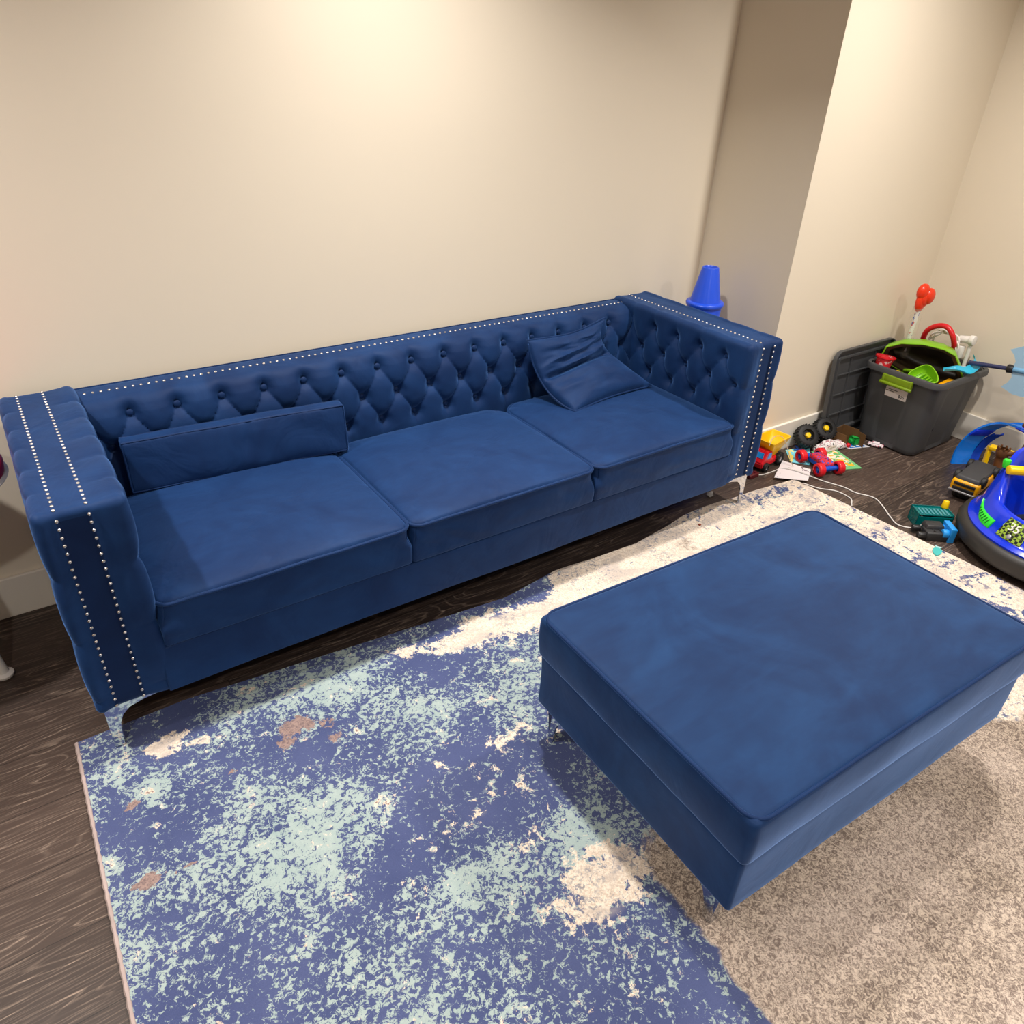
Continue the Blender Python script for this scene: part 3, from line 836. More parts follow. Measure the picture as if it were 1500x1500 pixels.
# --- storage tote
def ring_rect(x0, x1, y0, y1, r, n=6):
    pts = []
    for cx, cy, a0 in ((x0+r, y0+r, pi), (x1-r, y0+r, 1.5*pi), (x1-r, y1-r, 0), (x0+r, y1-r, .5*pi)):
        for k in range(n+1): a = a0+k/n*pi/2; pts.append((cx+r*cos(a), cy+r*sin(a)))
    return pts
def loft(bm, rings, close_last=True, close_first=False):
    R = [[bm.verts.new(p) for p in r] for r in rings]; n = len(R[0])
    for a, b in zip(R, R[1:]):
        for i in range(n):
            j = (i+1) % n; bm.faces.new((a[i], a[j], b[j], b[i]))
    if close_last: bm.faces.new(R[-1])
    if close_first: bm.faces.new(R[0][::-1])
def tote():
    o = empty('storage_tote', (3.685, -0.735, 0))
    tag(o, 'open dark grey plastic storage tote full of toys in the corner', 'storage bin')
    X0, X1, Y0, Y1, Hh = -0.235, 0.232, -0.195, 0.190, 0.385
    bx0, bx1, by0, by1 = -0.190, 0.190, -0.150, 0.150
    def rr(z, inset=0.0, flute=0.0):
        t = z/Hh; a = bx0+(X0+.018-bx0)*t+inset; b = bx1+(X1-.018-bx1)*t-inset; c = by0+(Y0+.018-by0)*t+inset; d = by1+(Y1-.018-by1)*t-inset
        base = ring_rect(a, b, c, d, 0.045-inset*.5, 6); out = []
        # subdivide sides and press flutes in
        n = len(base)
        for i in range(n):
            p, q = base[i], base[(i+1) % n]; Ls = math.hypot(q[0]-p[0], q[1]-p[1]); m = 14 if Ls > 0.1 else 1
            for k in range(m):
                u = k/m; x, y = p[0]+(q[0]-p[0])*u, p[1]+(q[1]-p[1])*u; dx = dy = 0
                if m > 1:
                    w = 0.006*flute*(1 if 0.28 < u < 0.72 else 0)
                    if abs(q[0]-p[0]) > abs(q[1]-p[1]): dy = w if y < 0 else -w
                    else: dx = w if x < 0 else -w
                out.append((x+dx, y+dy, z))
        return out
    bm = bmesh.new()
    rings = [rr(0.004, 0.006)] + [rr(z, 0, 1 if 0.02 < z < 0.345 else 0) for z in (0.010, 0.03, 0.10, 0.2, 0.30, 0.345, 0.352, Hh)]
    rings += [rr(Hh, 0.004), rr(0.2, 0.004, 0), rr(0.014, 0.006)]
    loft(bm, rings, True, True)
    body = mesh_obj('tote_body', bm, m_grey, o)
    bm = bmesh.new(); n = 0
    def rim(z, e): return [(x, y, z) for x, y in ring_rect(X0-e, X1+e, Y0-e, Y1+e, 0.05+e, 8)]
    loft(bm, [rim(Hh-.022, -.012), rim(Hh-.022, 0.001), rim(Hh-.004, 0.002), rim(Hh+.004, -.002), rim(Hh+.006, -.010), rim(Hh+.001, -.018), rim(Hh-.022, -.012)], False)
    mesh_obj('rim', bm, m_grey, o)
    for side, nm in ((-1, 'latch_handle'), (1, 'latch_handle')):
        bm = bmesh.new(); xx = X0 if side < 0 else X1
        if side < 0:
            B(bm, (xx-.010, -0.070, Hh-.055), (xx+.014, 0.072, Hh-.020), 0.003)
            cyl(bm, (xx-.010, -0.078, Hh-.058), (xx-.010, 0.080, Hh-.058), 0.008, seg=12, bev=.002)
            for yy in (-.066, .068): B(bm, (xx-.012, yy-.006, Hh-.062), (xx+.008, yy+.006, Hh-.018), 0.002)
        else: B(bm, (xx-.014, -0.07, Hh-.060), (xx+.010, 0.07, Hh-.02), 0.003)
        mesh_obj(nm, bm, P_('green latch', (118, 146, 16), rough=0.35), o)['label'] = 'lime green latch'
    # price label
    bm = bmesh.new()
    def lf(u, v):
        z = 0.255+0.060*v; return Vector((bx0+(X0+.018-bx0)*z/Hh-0.0025+0.006, 0.062-0.112*u, z))
    slabgrid(bm, 4, 4, lf, Vector((0.001, 0, 0)))
    lab = mesh_obj('price_label', bm, paper('label paper', (228, 218, 212), [(220, 150, 145)], 30, 0.66), body)
    ex = (lf(1, 0)-lf(0, 0)); ey = (lf(0, 1)-lf(0, 0)); n_ = ex.cross(ey).normalized()
    mi = P_('label ink', (40, 34, 36), rough=0.8)
    text_mesh('price_text', '$25', 0.020, mi, lab, curve_mat_frame(lf(.78, .26)+n_*0.001, ex, ey), 0.0003)
    for k, (v, w) in enumerate(((.62, .5), (.48, .34))):
        bm = bmesh.new(); B(bm, (0, -0.0014, 0), (w*0.112, 0.0014, 0.0004), M=curve_mat_frame(lf(.06, v)+n_*0.001, ex, ey)); mesh_obj('print_line', bm, mi, lab)
tote()
def lid():
    o = empty('tote_lid', (3.492, -0.540, 0.0), rot=(math.radians(-4.0), 0, 0))
    tag(o, 'dark grey ribbed tote lid standing on edge against the wall behind the tote', 'lid')
    W2, Hh = 0.245, 0.455
    R = ring_rect(-W2, W2, 0, Hh, 0.045, 6)
    bm = bmesh.new()
    def rg(e, y):
        return [(x, y, z) for x, z in ring_rect(-W2+e, W2-e, e, Hh-e, max(0.045-e, .01), 6)]
    loft(bm, [rg(0, -0.016), rg(0.001, 0.004), rg(.008, 0.008), rg(.030, 0.008)], True)
    loft(bm, [rg(0, -0.016), rg(0.006, -0.016), rg(0.010, 0.002), rg(0.030, 0.002), rg(0.034, -0.010), rg(0.044, -0.010), rg(.048, 0.003)], True)
    mesh_obj('lid_panel', bm, m_grey, o)
    bm = bmesh.new()
    for z in (0.13, 0.23, 0.33): B(bm, (-W2+.05, -0.006, z-.002), (W2-.05, 0.003, z+.002))
    for x in (-0.10, 0.10): B(bm, (x-.002, -0.006, .05), (x+.002, 0.003, Hh-.05))
    mesh_obj('rib', bm, m_grey, o)
lid()

# --- things in the tote
def wand():
    p0, p1 = Vector((3.745, -0.570, 0.02)), Vector((3.752, -0.575, 0.600))
    o = empty('toy_popper', p0); tag(o, 'clear tube toy with a red clover-shaped top and printed strip, upright in the tote', 'toy')
    h = Vector((3.700, -0.600, 0.625))-p0; b = Vector((0, 0, 0)); ax = (h-b).normalized()
    bm = bmesh.new(); cyl(bm, b, h*1.0, 0.020, 0.026, 20); mesh_obj('clear_tube', bm, clear('clear plastic', (235, 228, 215), 0.16), o)
    t = paper('printed strip', (240, 234, 236), [(205, 40, 60), (40, 70, 170)], 45, 0.60)
    bm = bmesh.new(); cyl(bm, b+ax*.25, h*0.985, 0.008, 0.012, 10); mesh_obj('printed_strip', bm, t, o)
    mr = P_('translucent red plastic', (240, 56, 16), rough=0.3)
    bm = bmesh.new()
    def blob(c, r, sc=(1, 0.55, 1)):
        lathe(bm, [(r*sin(pi*i/10), -r*cos(pi*i/10)) for i in range(11)], 20, Matrix.Translation(c) @ Matrix.Diagonal((sc[0], sc[1], sc[2], 1)), cap=False)
    R = Vector((0.82, -0.57, 0)); 
    blob(h+Vector((0, 0, .030)), 0.034, (1, .6, 1.5)); blob(h+R*(-.004)+Vector((0, 0, .074)), 0.036, (1, .7, 1.1)); blob(h+R*.030+Vector((0, 0, .055)), 0.034, (1, .7, 1.15)); blob(h+R*.012+Vector((0, 0, .045)), 0.036, (1, .6, 1.2))
    mesh_obj('red_top', bm, mr, o)
wand()
def shell():
    # upside-down shallow tub lying tilted across the tote
    o = empty('toy_tub', (3.675, -0.715, 0.372)); tag(o, 'shallow lime green toy tub tipped over on the pile in the tote', 'toy')
    ex = Vector((0.30, -0.62, -0.12)).normalized(); up = Vector((-0.10, -0.10, 1)).normalized(); nrm = ex.cross(up).normalized()
    if nrm.dot(Vector((-.6, -.7, .3))) < 0: nrm = -nrm
    M = Matrix((ex, up, nrm)).transposed().to_4x4()
    out = [(-.185, .0), (-.178, .040), (-.12, .082), (-.03, .112), (.06, .122), (.115, .112), (.155, .062), (.188, .010), (.186, -.025), (.10, -.05), (-.06, -.05), (-.15, -.03)]
    def rg(s, z): return [M @ Vector((x*s, (y-.02)*s+.02, z)) for x, y in out]
    bm = bmesh.new(); loft(bm, [rg(1.0, 0.02), rg(1.03, 0.02), rg(1.035, 0.012), rg(1.0, -0.03), rg(.9, -.075), rg(.6, -.10)], True)
    mesh_obj('tub_shell', bm, m_lime, o)
    bm = bmesh.new(); loft(bm, [rg(1.0, 0.02), rg(.895, 0.019), rg(.885, -.02), rg(.82, -.065), rg(.5, -.088)], True)
    mesh_obj('tub_inside', bm, P_('dark brown plastic', (46, 34, 20), rough=0.35), o)['label'] = 'dark brown inner lining'
shell()
def ringy():
    o = empty('toy_ring', (3.80, -0.69, 0.46)); tag(o, 'glossy red plastic ring handle sticking up behind the green tub', 'toy')
    bm = bmesh.new(); pts = [(3.85, -.600, .42), (3.82, -.608, .455), (3.80, -.626, .508), (3.80, -.668, .542), (3.80, -.713, .547), (3.80, -.748, .518), (3.82, -.760, .475), (3.85, -.755, .43)]
    c = Vector((3.80, -0.69, 0.46)); tube(bm, [Vector(p)-c for p in smoothpts(pts, 6)], 0.0125, 12)
    mesh_obj('ring', bm, m_red, o)
ringy()
def hose():
    c = Vector((3.835, -0.705, 0.395)); o = empty('toy_hose', c); tag(o, 'coiled white plastic hose with a white nozzle at the back of the tote', 'toy')
    bm = bmesh.new(); pts = []
    for i in range(90):
        a = i/90*2*pi*3.0; r = 0.070+0.010*sin(i*.7)
        pts.append(Vector((0.0+0.012*sin(i*.23), -0.0+r*cos(a), 0.055+r*0.95*sin(a))))
    tube(bm, pts, 0.0045, 8); mesh_obj('hose_coil', bm, m_white, o)
    bm = bmesh.new(); cyl(bm, (0.03, -.050, .098), (0.03, -.100, .106), .017, .019, 16, .003); cyl(bm, (0.03, -.100, .106), (0.03, -.122, .108), .024, seg=16, bev=.003)
    cyl(bm, (0.03, -.110, .09), (0.03, -.112, -.02), .009, .009, 12); cyl(bm, (0.03, -.112, -.02), (0.03, -.112, -.045), .014, seg=12)
    cyl(bm, (0.03, -.07, .07), (0.03, -.075, .01), .020, .016, 16, .003)
    mesh_obj('nozzle', bm, m_white, o)
hose()
def scoop():
    o = empty('toy_scoop', (3.530, -0.806, 0.382)); tag(o, 'lime green ribbed toy scoop at the near edge of the tote', 'toy')
    ex = Vector((-.35, -.80, -.05)).normalized(); nrm = Vector((-.55, -.15, .75)).normalized(); ey = nrm.cross(ex).normalized()
    M = Matrix((ex, ey, nrm)).transposed().to_4x4()
    out = []
    for i in range(24):
        a = 2*pi*i/24; x = 0.075*cos(a)+.012*cos(2*a); y = 0.050*sin(a)*(1-.25*cos(a)); out.append((x, y))
    def rg(s, z): return [M @ Vector((x*s, y*s, z)) for x, y in out]
    bm = bmesh.new(); loft(bm, [rg(.96, .018), rg(1.04, .018), rg(1.0, .0), rg(.8, -.03), rg(.45, -.042)], True)
    loft(bm, [rg(.96, .018), rg(.93, 0), rg(.74, -.024), rg(.4, -.036)], True)
    for k in range(5):
        x = -.045+k*.02; B(bm, (x-.002, -.026, -.031), (x+.002, .026, -.020), M=M)
    mesh_obj('scoop_bowl', bm, m_lime, o)
    bm = bmesh.new(); cyl(bm, M @ Vector((-.07, 0, -.01)), M @ Vector((-.14, 0, -.05)), .010, .009, 12); mesh_obj('handle', bm, m_lime, o)
scoop()
def wave():
    o = empty('toy_spade', (3.70, -0.895, 0.385)); tag(o, 'turquoise wavy toy spade lying across the right side of the tote', 'toy')
    bm = bmesh.new()
    cen = [(-.075, .055, .018), (-.045, .01, .030), (-.005, -.015, .020), (.04, -.02, .028), (.085, -.010, .045), (.105, .010, .052)]
    C2 = smoothpts(cen, 6); wv = Vector((.35, .75, .28)).normalized()
    def f(u, v):
        i = min(len(C2)-1, int(round(u*(len(C2)-1)))); w = 0.006+0.020*sst(u, 0, .4)
        t = (v-.5)*2; return C2[i]+wv*w*t*1.0+Vector((0, 0, 0.012*(t*t)))
    slabgrid(bm, len(C2), 9, f, Vector((0.0005, .001, -.003))); mesh_obj('spade_blade', bm, m_turq, o)
wave()
def small_in_tote():
    o = empty('toy_cup', (3.502, -0.612, 0.330), rot=(0, math.radians(8), 0)); tag(o, 'red and clear patterned toy cup at the left end of the tote', 'toy')
    bm = bmesh.new(); lathe(bm, [(0.0, 0), (.030, 0), (.036, .06), (.040, .082), (.042, .09), (.036, .09), (.033, .06), (.027, .006), (0, .006)], 24, cap=False)
    mesh_obj('cup_body', bm, paper('red pattern', (214, 34, 44), [(230, 190, 185)], 28, 0.58), o)
    bm = bmesh.new(); lathe(bm, [(.040, .082), (.046, .084), (.046, .092), (.038, .092)], 24, cap=False); mesh_obj('cup_rim', bm, m_red, o)
    o = empty('yellow_toy_piece', (3.49, -0.700, 0.36)); tag(o, 'small yellow knobbed toy piece between the red cup and green scoop', 'toy')
    bm = bmesh.new(); cyl(bm, (0, 0, -.03), (0, 0, .006), .022, .018, 16, .003); cyl(bm, (0, 0, .006), (0, 0, .020), .013, seg=12, bev=.002); mesh_obj('knob', bm, m_yel, o)
    o = empty('toy_tray', (3.635, -0.885, 0.345)); tag(o, 'yellow flat toy tray half hidden under the green scoop in the tote', 'toy')
    bm = bmesh.new(); B(bm, (-.07, -.022, 0), (.05, .03, .016), .004, M=TR(rot=(0, 0, .1))); mesh_obj('tray', bm, m_ora, o)
    o = empty('toy_block', (3.50, -0.655, 0.34)); tag(o, 'dark blue toy block beside the red cup in the tote', 'toy')
    bm = bmesh.new(); B(bm, (0, -.02, -.02), (.04, .02, .03), .003, M=TR(rot=(0, .3, .4))); mesh_obj('block', bm, P_('dark blue plastic', (24, 48, 120)), o)
small_in_tote()
bm = bmesh.new()
for k in range(70):
    x = random.uniform(-.17, .17); y = random.uniform(-.13, .13); z = random.uniform(0.02, 0.27); s_ = random.uniform(.02, .04)
    B(bm, (-s_, -s_*.7, -s_*.5), (s_, s_*.7, s_*.5), .004, 1, M=TR((x, y, z), (random.random()*3, random.random()*3, random.random()*3)))
o = mesh_obj('toy_heap', bm, P_('dark mixed toys', (34, 28, 34), rough=0.5), None, loc=(3.685, -0.735, 0)); tag(o, 'dark jumble of toys at the bottom inside the tote', 'toys', kind='stuff')
def axe():
    p = Vector((3.75, -0.93, 0.447)); q = Vector((3.75, -1.062, 0.463)); o = empty('toy_axe', p)
    tag(o, 'toy axe with navy handle and pale blue double blade sticking out of the tote', 'toy')
    d = (q-p)
    bm = bmesh.new(); cyl(bm, Vector((0, .045, -.012)), d*0.97, .011, .009, 14); mesh_obj('handle', bm, m_navy, o)
    bm = bmesh.new(); cyl(bm, d*.90, d*1.10, .020, .018, 10, .003); mesh_obj('collar', bm, m_blackp, o)
    prof = []
    # double crescent in the local (s,t) plane: s along the handle, t across
    top = [(0.005, .010), (.012, .035), (.000, .062), (-.022, .085), (.03, .108), (.075, .112), (.115, .10), (.145, .082), (.118, .060), (.105, .035), (.110, .010)]
    prof = top + [(x, -y) for x, y in reversed(top)]
    ey = Vector((0, 0, 1)); exx = d.normalized()
    M = curve_mat_frame(d*1.02, exx, ey); M2 = M.copy()
    bm = bmesh.new(); prism(bm, prof, -.005, .005, M2)
    bmesh.ops.recalc_face_normals(bm, faces=bm.faces)
    mesh_obj('axe_blade', bm, P_('pale blue plastic', (166, 204, 230), rough=0.35), o, smooth=False)
    bm = bmesh.new(); cyl(bm, d*1.02, d*1.02+exx*.12, .013, .013, 12, .002); mesh_obj('blade_core', bm, P_('pale blue plastic core', (120, 176, 216)), o)
axe()

# --- wheels helper
def wheel(bm_t, c, ax, R, w, tread=0, inner=0.55):
    prof = [(R*inner, -w/2), (R*.86, -w/2), (R*.97, -w*.40), (R, -w*.25), (R, w*.25), (R*.97, w*.40), (R*.86, w/2), (R*inner, w/2), (R*inner*.9, w*.30), (R*inner*.9, -w*.30), (R*inner, -w/2)]
    M = axisM(c, ax); lathe(bm_t, prof, 32, M, cap=False)
    if tread:
        for k in range(tread):
            a = 2*pi*k/tread
            B(bm_t, (-R*.045, -w*.46, R*.95), (R*.045, w*.46, R*1.04), 0.0, M=M @ Matrix.Rotation(a, 4, 'Z') @ Matrix.Rotation(pi/2, 4, 'X'))
def hubm(bm, c, ax, r, w, spokes=5):
    M = axisM(c, ax); lathe(bm, [(0, w*.40), (r*.3, w*.40), (r*.35, w*.2), (r*.85, w*.16), (r, w*.34), (r, -w*.34), (r*.85, -w*.16), (r*.35, -w*.2), (r*.3, -w*.4), (0, -w*.4)], 24, M, cap=False)
    for k in range(spokes):
        a = 2*pi*k/spokes
        for sg in (1, -1): B(bm, (-r*.11, 0, sg*w*.16-.001), (r*.11, r*.85, sg*w*.16+w*.12*sg), 0, M=M @ Matrix.Rotation(a, 4, 'Z'))

# --- monster truck lying on its side by the wall
def monster():
    o = empty('monster_truck', (3.20, -0.56, 0)); tag(o, 'toy monster truck with big black wheels tipped against the skirting board', 'toy truck')
    cr = [Vector((-0.078, 0.008, 0.068)), Vector((0.052, 0.002, 0.078))]
    axd = Vector((-0.25, -0.62, 0.60)).normalized()
    for c in cr:
        bm = bmesh.new(); wheel(bm, c, axd, 0.055, 0.046, 22); w = mesh_obj('wheel', bm, m_black, o)
        bm = bmesh.new(); hubm(bm, c, axd, 0.033, 0.04, 6); h = mesh_obj('hub', bm, m_blackp, w)
        bm = bmesh.new(); cyl(bm, c+axd*.010, c+axd*.022, .016, .014, 6, .002); mesh_obj('hub_cap', bm, m_yel, w)['label'] = 'yellow hub cap'
    bm = bmesh.new(); B(bm, (-.10, -.03, .0), (.10, .03, .032), .012, 3, M=TR((0.030, -.062, 0.004), (.12, 0, -.12)), taper=(.8, .8))
    B(bm, (-.045, -.026, .02), (.04, .026, .05), .010, 2, M=TR((0.01, -.06, 0.004), (.2, 0, -.12)), taper=(.7, .8))
    mesh_obj('body', bm, paper('comic print', (236, 228, 226), [(40, 36, 44), (180, 120, 130)], 70, 0.58), o)
    bm = bmesh.new(); cyl(bm, (0.132, -.105, .012), (0.132, -.088, .012), .011, seg=14, bev=.003); mesh_obj('lamp', bm, m_red, o)
monster()
def dump():
    o = empty('dump_truck', (2.815, -0.560, 0), rz=math.radians(8)); tag(o, 'red toy dump truck with yellow bed beside the right arm of the sofa', 'toy truck')
    # length along +x (rear), front towards -x
    bm = bmesh.new()
    prism(bm, [(-.085, .018), (.085, .018), (.085, .048), (.0, .050), (-.012, .092), (-.055, .094), (-.078, .060), (-.090, .045)], -.038, .038, curve_mat_frame((0, 0, 0), (1, 0, 0), (0, 0, 1)))
    bmesh.ops.bevel(bm, geom=bm.edges[:], offset=.004, segments=2, affect='EDGES')
    mesh_obj('cab', bm, m_red, o)
    for sy in (-1, 1):
        bm = bmesh.new(); prism(bm, [(-.052, .058), (-.018, .058), (-.020, .084), (-.044, .084)], .0, .0025, curve_mat_frame((0, sy*.0375-(.0025 if sy < 0 else 0)*0, 0), (1, 0, 0), (0, 0, 1)))
        if sy > 0: pass
        mesh_obj('side_window', bm, m_sky, o)
    for v in o.children:
        if v.name.startswith('side_window'):
            pass
    bm = bmesh.new(); prism(bm, [(-.030, 0), (.030, 0), (.026, .026), (-.026, .026)], 0, .002, curve_mat_frame((-.0755, 0, .064), (0, -1, 0), (.45, 0, .9))); mesh_obj('windscreen', bm, m_sky, o)
    bm = bmesh.new()
    def rg(x0, x1, y, z): return [(x, yy, z) for x, yy in ring_rect(x0, x1, -y, y, .012, 4)]
    loft(bm, [rg(.0, .055, .026, .050), rg(-.018, .080, .038, .085), rg(-.030, .100, .046, .108), rg(-.040, .112, .052, .128), rg(-.040, .112, .052, .133), rg(-.034, .106, .046, .133), rg(-.024, .094, .040, .108), rg(.002, .05, .022, .060)], True, True)
    mesh_obj('dump_bed', bm, P_('golden yellow plastic', (252, 200, 6), rough=0.35), o)
    for x, R in ((-.055, .021), (.062, .030)):
        for sy in (-1, 1):
            bm = bmesh.new(); c = Vector((x, sy*.040, R)); wheel(bm, c, (0, 1, 0), R, .022, 14); w = mesh_obj('wheel', bm, m_black, o)
            bm = bmesh.new(); hubm(bm, c, (0, 1, 0), R*.52, .022, 5); mesh_obj('hub', bm, m_silver, w)
dump()
def stunt():
    o = empty('stunt_car', (3.020, -0.714, 0), rz=math.radians(-108)); tag(o, 'blue and red low stunt car with four fat red wheels on a picture sheet', 'toy car')
    # long axis +x
    bm = bmesh.new(); rounded(bm, (-.072, -.028, .014), (.072, .028, .040), .008, .02); B(bm, (-.082, -.012, .018), (-.06, .012, .032), .003)
    cyl(bm, (-.068, -.05, .030), (-.068, .05, .030), .011, seg=10); cyl(bm, (.068, -.05, .030), (.068, .05, .030), .011, seg=10)
    mesh_obj('chassis', bm, P_('mid blue plastic', (24, 84, 200), rough=0.3), o)
    bm = bmesh.new(); rounded(bm, (-.048, -.030, .032), (.064, .030, .054), .009, .012, lambda p, n: Vector((0, 0, .006*(1-(p.x/.06)**2))) if n.z > 0 else Vector())
    mesh_obj('car_shell', bm, paper('red web print', (206, 34, 50), [(60, 40, 70), (40, 80, 190)], 90, 0.57), o)
    for sx in (-1, 1):
        for sy in (-1, 1):
            bm = bmesh.new(); c = Vector((sx*.068, sy*.052, .030)); wheel(bm, c, (0, 1, 0), .031, .032, 0, .6); w = mesh_obj('wheel', bm, m_red, o)
            bm = bmesh.new(); hubm(bm, c, (0, 1, 0), .018, .026, 6); mesh_obj('hub', bm, P_('hub blue', (20, 84, 190)), w)
stunt()

# --- papers, cards, box
def sheet(name, pts, z, label, cat, mat, th=0.0012, curl=0.0, border=None):
    c = sum((Vector((p[0], p[1], 0)) for p in pts), Vector())/len(pts); c.z = 0
    q = [Vector((p[0], p[1], 0))-c for p in pts]
    def f(u, v):
        p = q[0].lerp(q[1], u).lerp(q[3].lerp(q[2], u), v); p.z = z+curl*((u-.5)**2+(v-.5)**2)*2; return p
    bm = bmesh.new(); slabgrid(bm, 8, 8, f, Vector((0, 0, -th)))
    o = mesh_obj(name, bm, mat, None, loc=c); tag(o, label, cat); return o, f, c
mp = paper('drawing paper', (234, 226, 228), [(120, 100, 110)], 26, 0.66)
sheet('paper_sheet', [(2.905, -.597), (2.945, -.725), (2.842, -.785), (2.733, -.686)], 0.0135, 'white drawing paper between the dump truck and the rug corner', 'paper', mp, curl=.002)
def matbook():
    o, f, c = sheet('picture_book', [(3.263, -.625), (3.190, -.828), (3.060, -.775), (3.130, -.590)], 0.004, 'green bordered picture mat with orange drawing under the stunt car', 'book', P_('light green card', (120, 196, 130), rough=.5), th=.003)
    t = paper('orange picture', (96, 176, 110), [(250, 176, 20), (235, 224, 200)], 34, 0.50)
    bm = bmesh.new(); slabgrid(bm, 6, 6, lambda u, v: f(.12+.76*u, .12+.76*v)+Vector((0, 0, .0012)), Vector((0, 0, -.001)))
    mesh_obj('picture', bm, t, o)
matbook()
def cyan():
    o, f, c = sheet('picture_card', [(3.030, -.520), (3.165, -.560), (3.000, -.680), (2.945, -.615)], 0.004, 'cyan and yellow picture card under the rear wheel of the stunt car', 'card', paper('cyan card', (120, 206, 222), [(246, 224, 120)], 12, .52), th=.002)
    bm = bmesh.new(); tube(bm, smoothpts([f(.02, .98)+Vector((0, 0, .001)), f(.12, .6)+Vector((0, 0, .001)), f(.10, .1)+Vector((0, 0, .001))], 6), .006, 6, flat=.2); mesh_obj('stripe', bm, P_('yellow print', (246, 222, 110)), o)
    bm = bmesh.new(); B(bm, (-.03, -.006, .0045), (.03, .006, .008), .001, M=TR(tuple(f(.55, .12)), (0, 0, -.35))); B(bm, (-.006, -.0, .0045), (.006, .035, .008), .001, M=TR(tuple(f(.55, .12)), (0, 0, -.35)))
    mesh_obj('blue_letters', bm, P_('blue print', (30, 80, 170)), o)
cyan()
def bluecard():
    o, f, c = sheet('play_card', [(3.325, -.620), (3.425, -.640), (3.432, -.712), (3.320, -.672)], 0.003, 'blue card with white border and marks by the green block', 'card', P_('white card', (238, 236, 236)), th=.0015)
    bm = bmesh.new(); slabgrid(bm, 4, 4, lambda u, v: f(.10+.8*u, .10+.8*v)+Vector((0, 0, .0010)), Vector((0, 0, -.0008))); mesh_obj('blue_field', bm, P_('card blue', (20, 110, 200)), o)
    bm = bmesh.new()
    for u in (.3, .62): B(bm, (-.012, -.005, .0015), (.012, .005, .0026), M=TR(tuple(f(u, .72)), (0, 0, -.6)))
    mesh_obj('white_mark', bm, P_('card white', (238, 236, 236)), o)
bluecard()
def gblock():
    o = empty('green_block', (3.400, -0.652, 0.0045), rz=.35+pi-.6); tag(o, 'green toy brick lying on the blue card beside the tote', 'toy block')
    bm = bmesh.new()
    for lo, hi in (((-.024, -.016, 0), (.024, -.013, .03)), ((-.024, .013, 0), (.024, .016, .03)), ((-.024, -.016, 0), (.024, .016, .003)), ((-.024, -.016, .027), (.024, .016, .03)), ((.021, -.016, 0), (.024, .016, .03))): B(bm, lo, hi)
    mesh_obj('brick', bm, m_grn, o)
    bm = bmesh.new()
    cyl(bm, (.024, -.002, .014), (.032, -.002, .014), .009, seg=16, bev=.001); mesh_obj('stud', bm, m_grn, o)
gblock()
def racecar():
    o = empty('toy_car', (3.462, -0.722, 0), rz=math.radians(-68)); tag(o, 'tiny white and pink toy racing car at the foot of the tote', 'toy car')
    bm = bmesh.new(); rounded(bm, (-.036, -.014, .005), (.036, .014, .016), .004, .008); rounded(bm, (-.018, -.011, .014), (.016, .011, .025), .005, .008)
    mesh_obj('car_body', bm, paper('white pink stripe', (238, 226, 228), [(206, 60, 100)], 60, .56), o)
    for sx in (-.022, .022):
        for sy in (-.013, .013):
            bm = bmesh.new(); wheel(bm, Vector((sx, sy, .0065)), (0, 1, 0), .0065, .006, 0, .3); mesh_obj('wheel', bm, m_black, o)
racecar()
def cbox():
    o = empty('cardboard_box', (3.345, -0.615, 0), rz=.1); tag(o, 'small open brown cardboard box between the truck wheels and the tote', 'box')
    bm = bmesh.new(); B(bm, (-.05, -.035, 0), (-.047, .04, .07)); B(bm, (-.05, .037, 0), (.05, .04, .075)); B(bm, (.047, -.045, 0), (.05, .04, .078)); B(bm, (-.05, -.035, 0), (.05, .04, .003))
    mesh_obj('box_panel', bm, m_card, o, smooth=False)
    bm = bmesh.new(); B(bm, (0, 0, 0), (.045, .002, .070), M=TR((.048, -.045, 0), (0, 0, -1.9))); mesh_obj('flap', bm, m_card, o, smooth=False)
cbox()
bm = bmesh.new(); B(bm, (-.03, -.014, 0), (.03, .014, .02), .003); cyl(bm, (-.015, 0, .02), (-.015, 0, .024), .006, seg=12); cyl(bm, (.015, 0, .02), (.015, 0, .024), .006, seg=12)
tag(mesh_obj('toy_brick', bm, P_('dark red plastic', (92, 22, 30)), None, loc=(2.672, -0.615, 0)), 'dark red toy brick on the floor by the right front leg of the sofa', 'toy block')
bm = bmesh.new(); lathe(bm, [(0, -.012), (.010, -.008), (.014, 0), (.010, .008), (0, .012)], 9, Matrix.Translation((0, 0, .010)), cap=False)
for v in bm.verts: v.co += Vector((noise.noise(v.co*90), noise.noise(v.co*90+Vector((5, 0, 0))), noise.noise(v.co*80)*.4))*.008
tag(mesh_obj('crumpled_paper', bm, P_('white tissue', (232, 230, 226), rough=.9), None, loc=(2.376, -0.635, 0)), 'scrap of crumpled white tissue under the right front of the sofa', 'paper')
bm = bmesh.new(); rounded(bm, (-.006, -.005, 0), (.006, .005, .007), .003, .003, lambda p, n: n*.0015*noise.noise(p*300))
tag(mesh_obj('crumb', bm, P_('rust brown', (140, 62, 36), rough=.8), None, loc=(2.145, -0.79, .0105)), 'tiny rust brown crumb on the rug in front of the sofa', 'crumb')

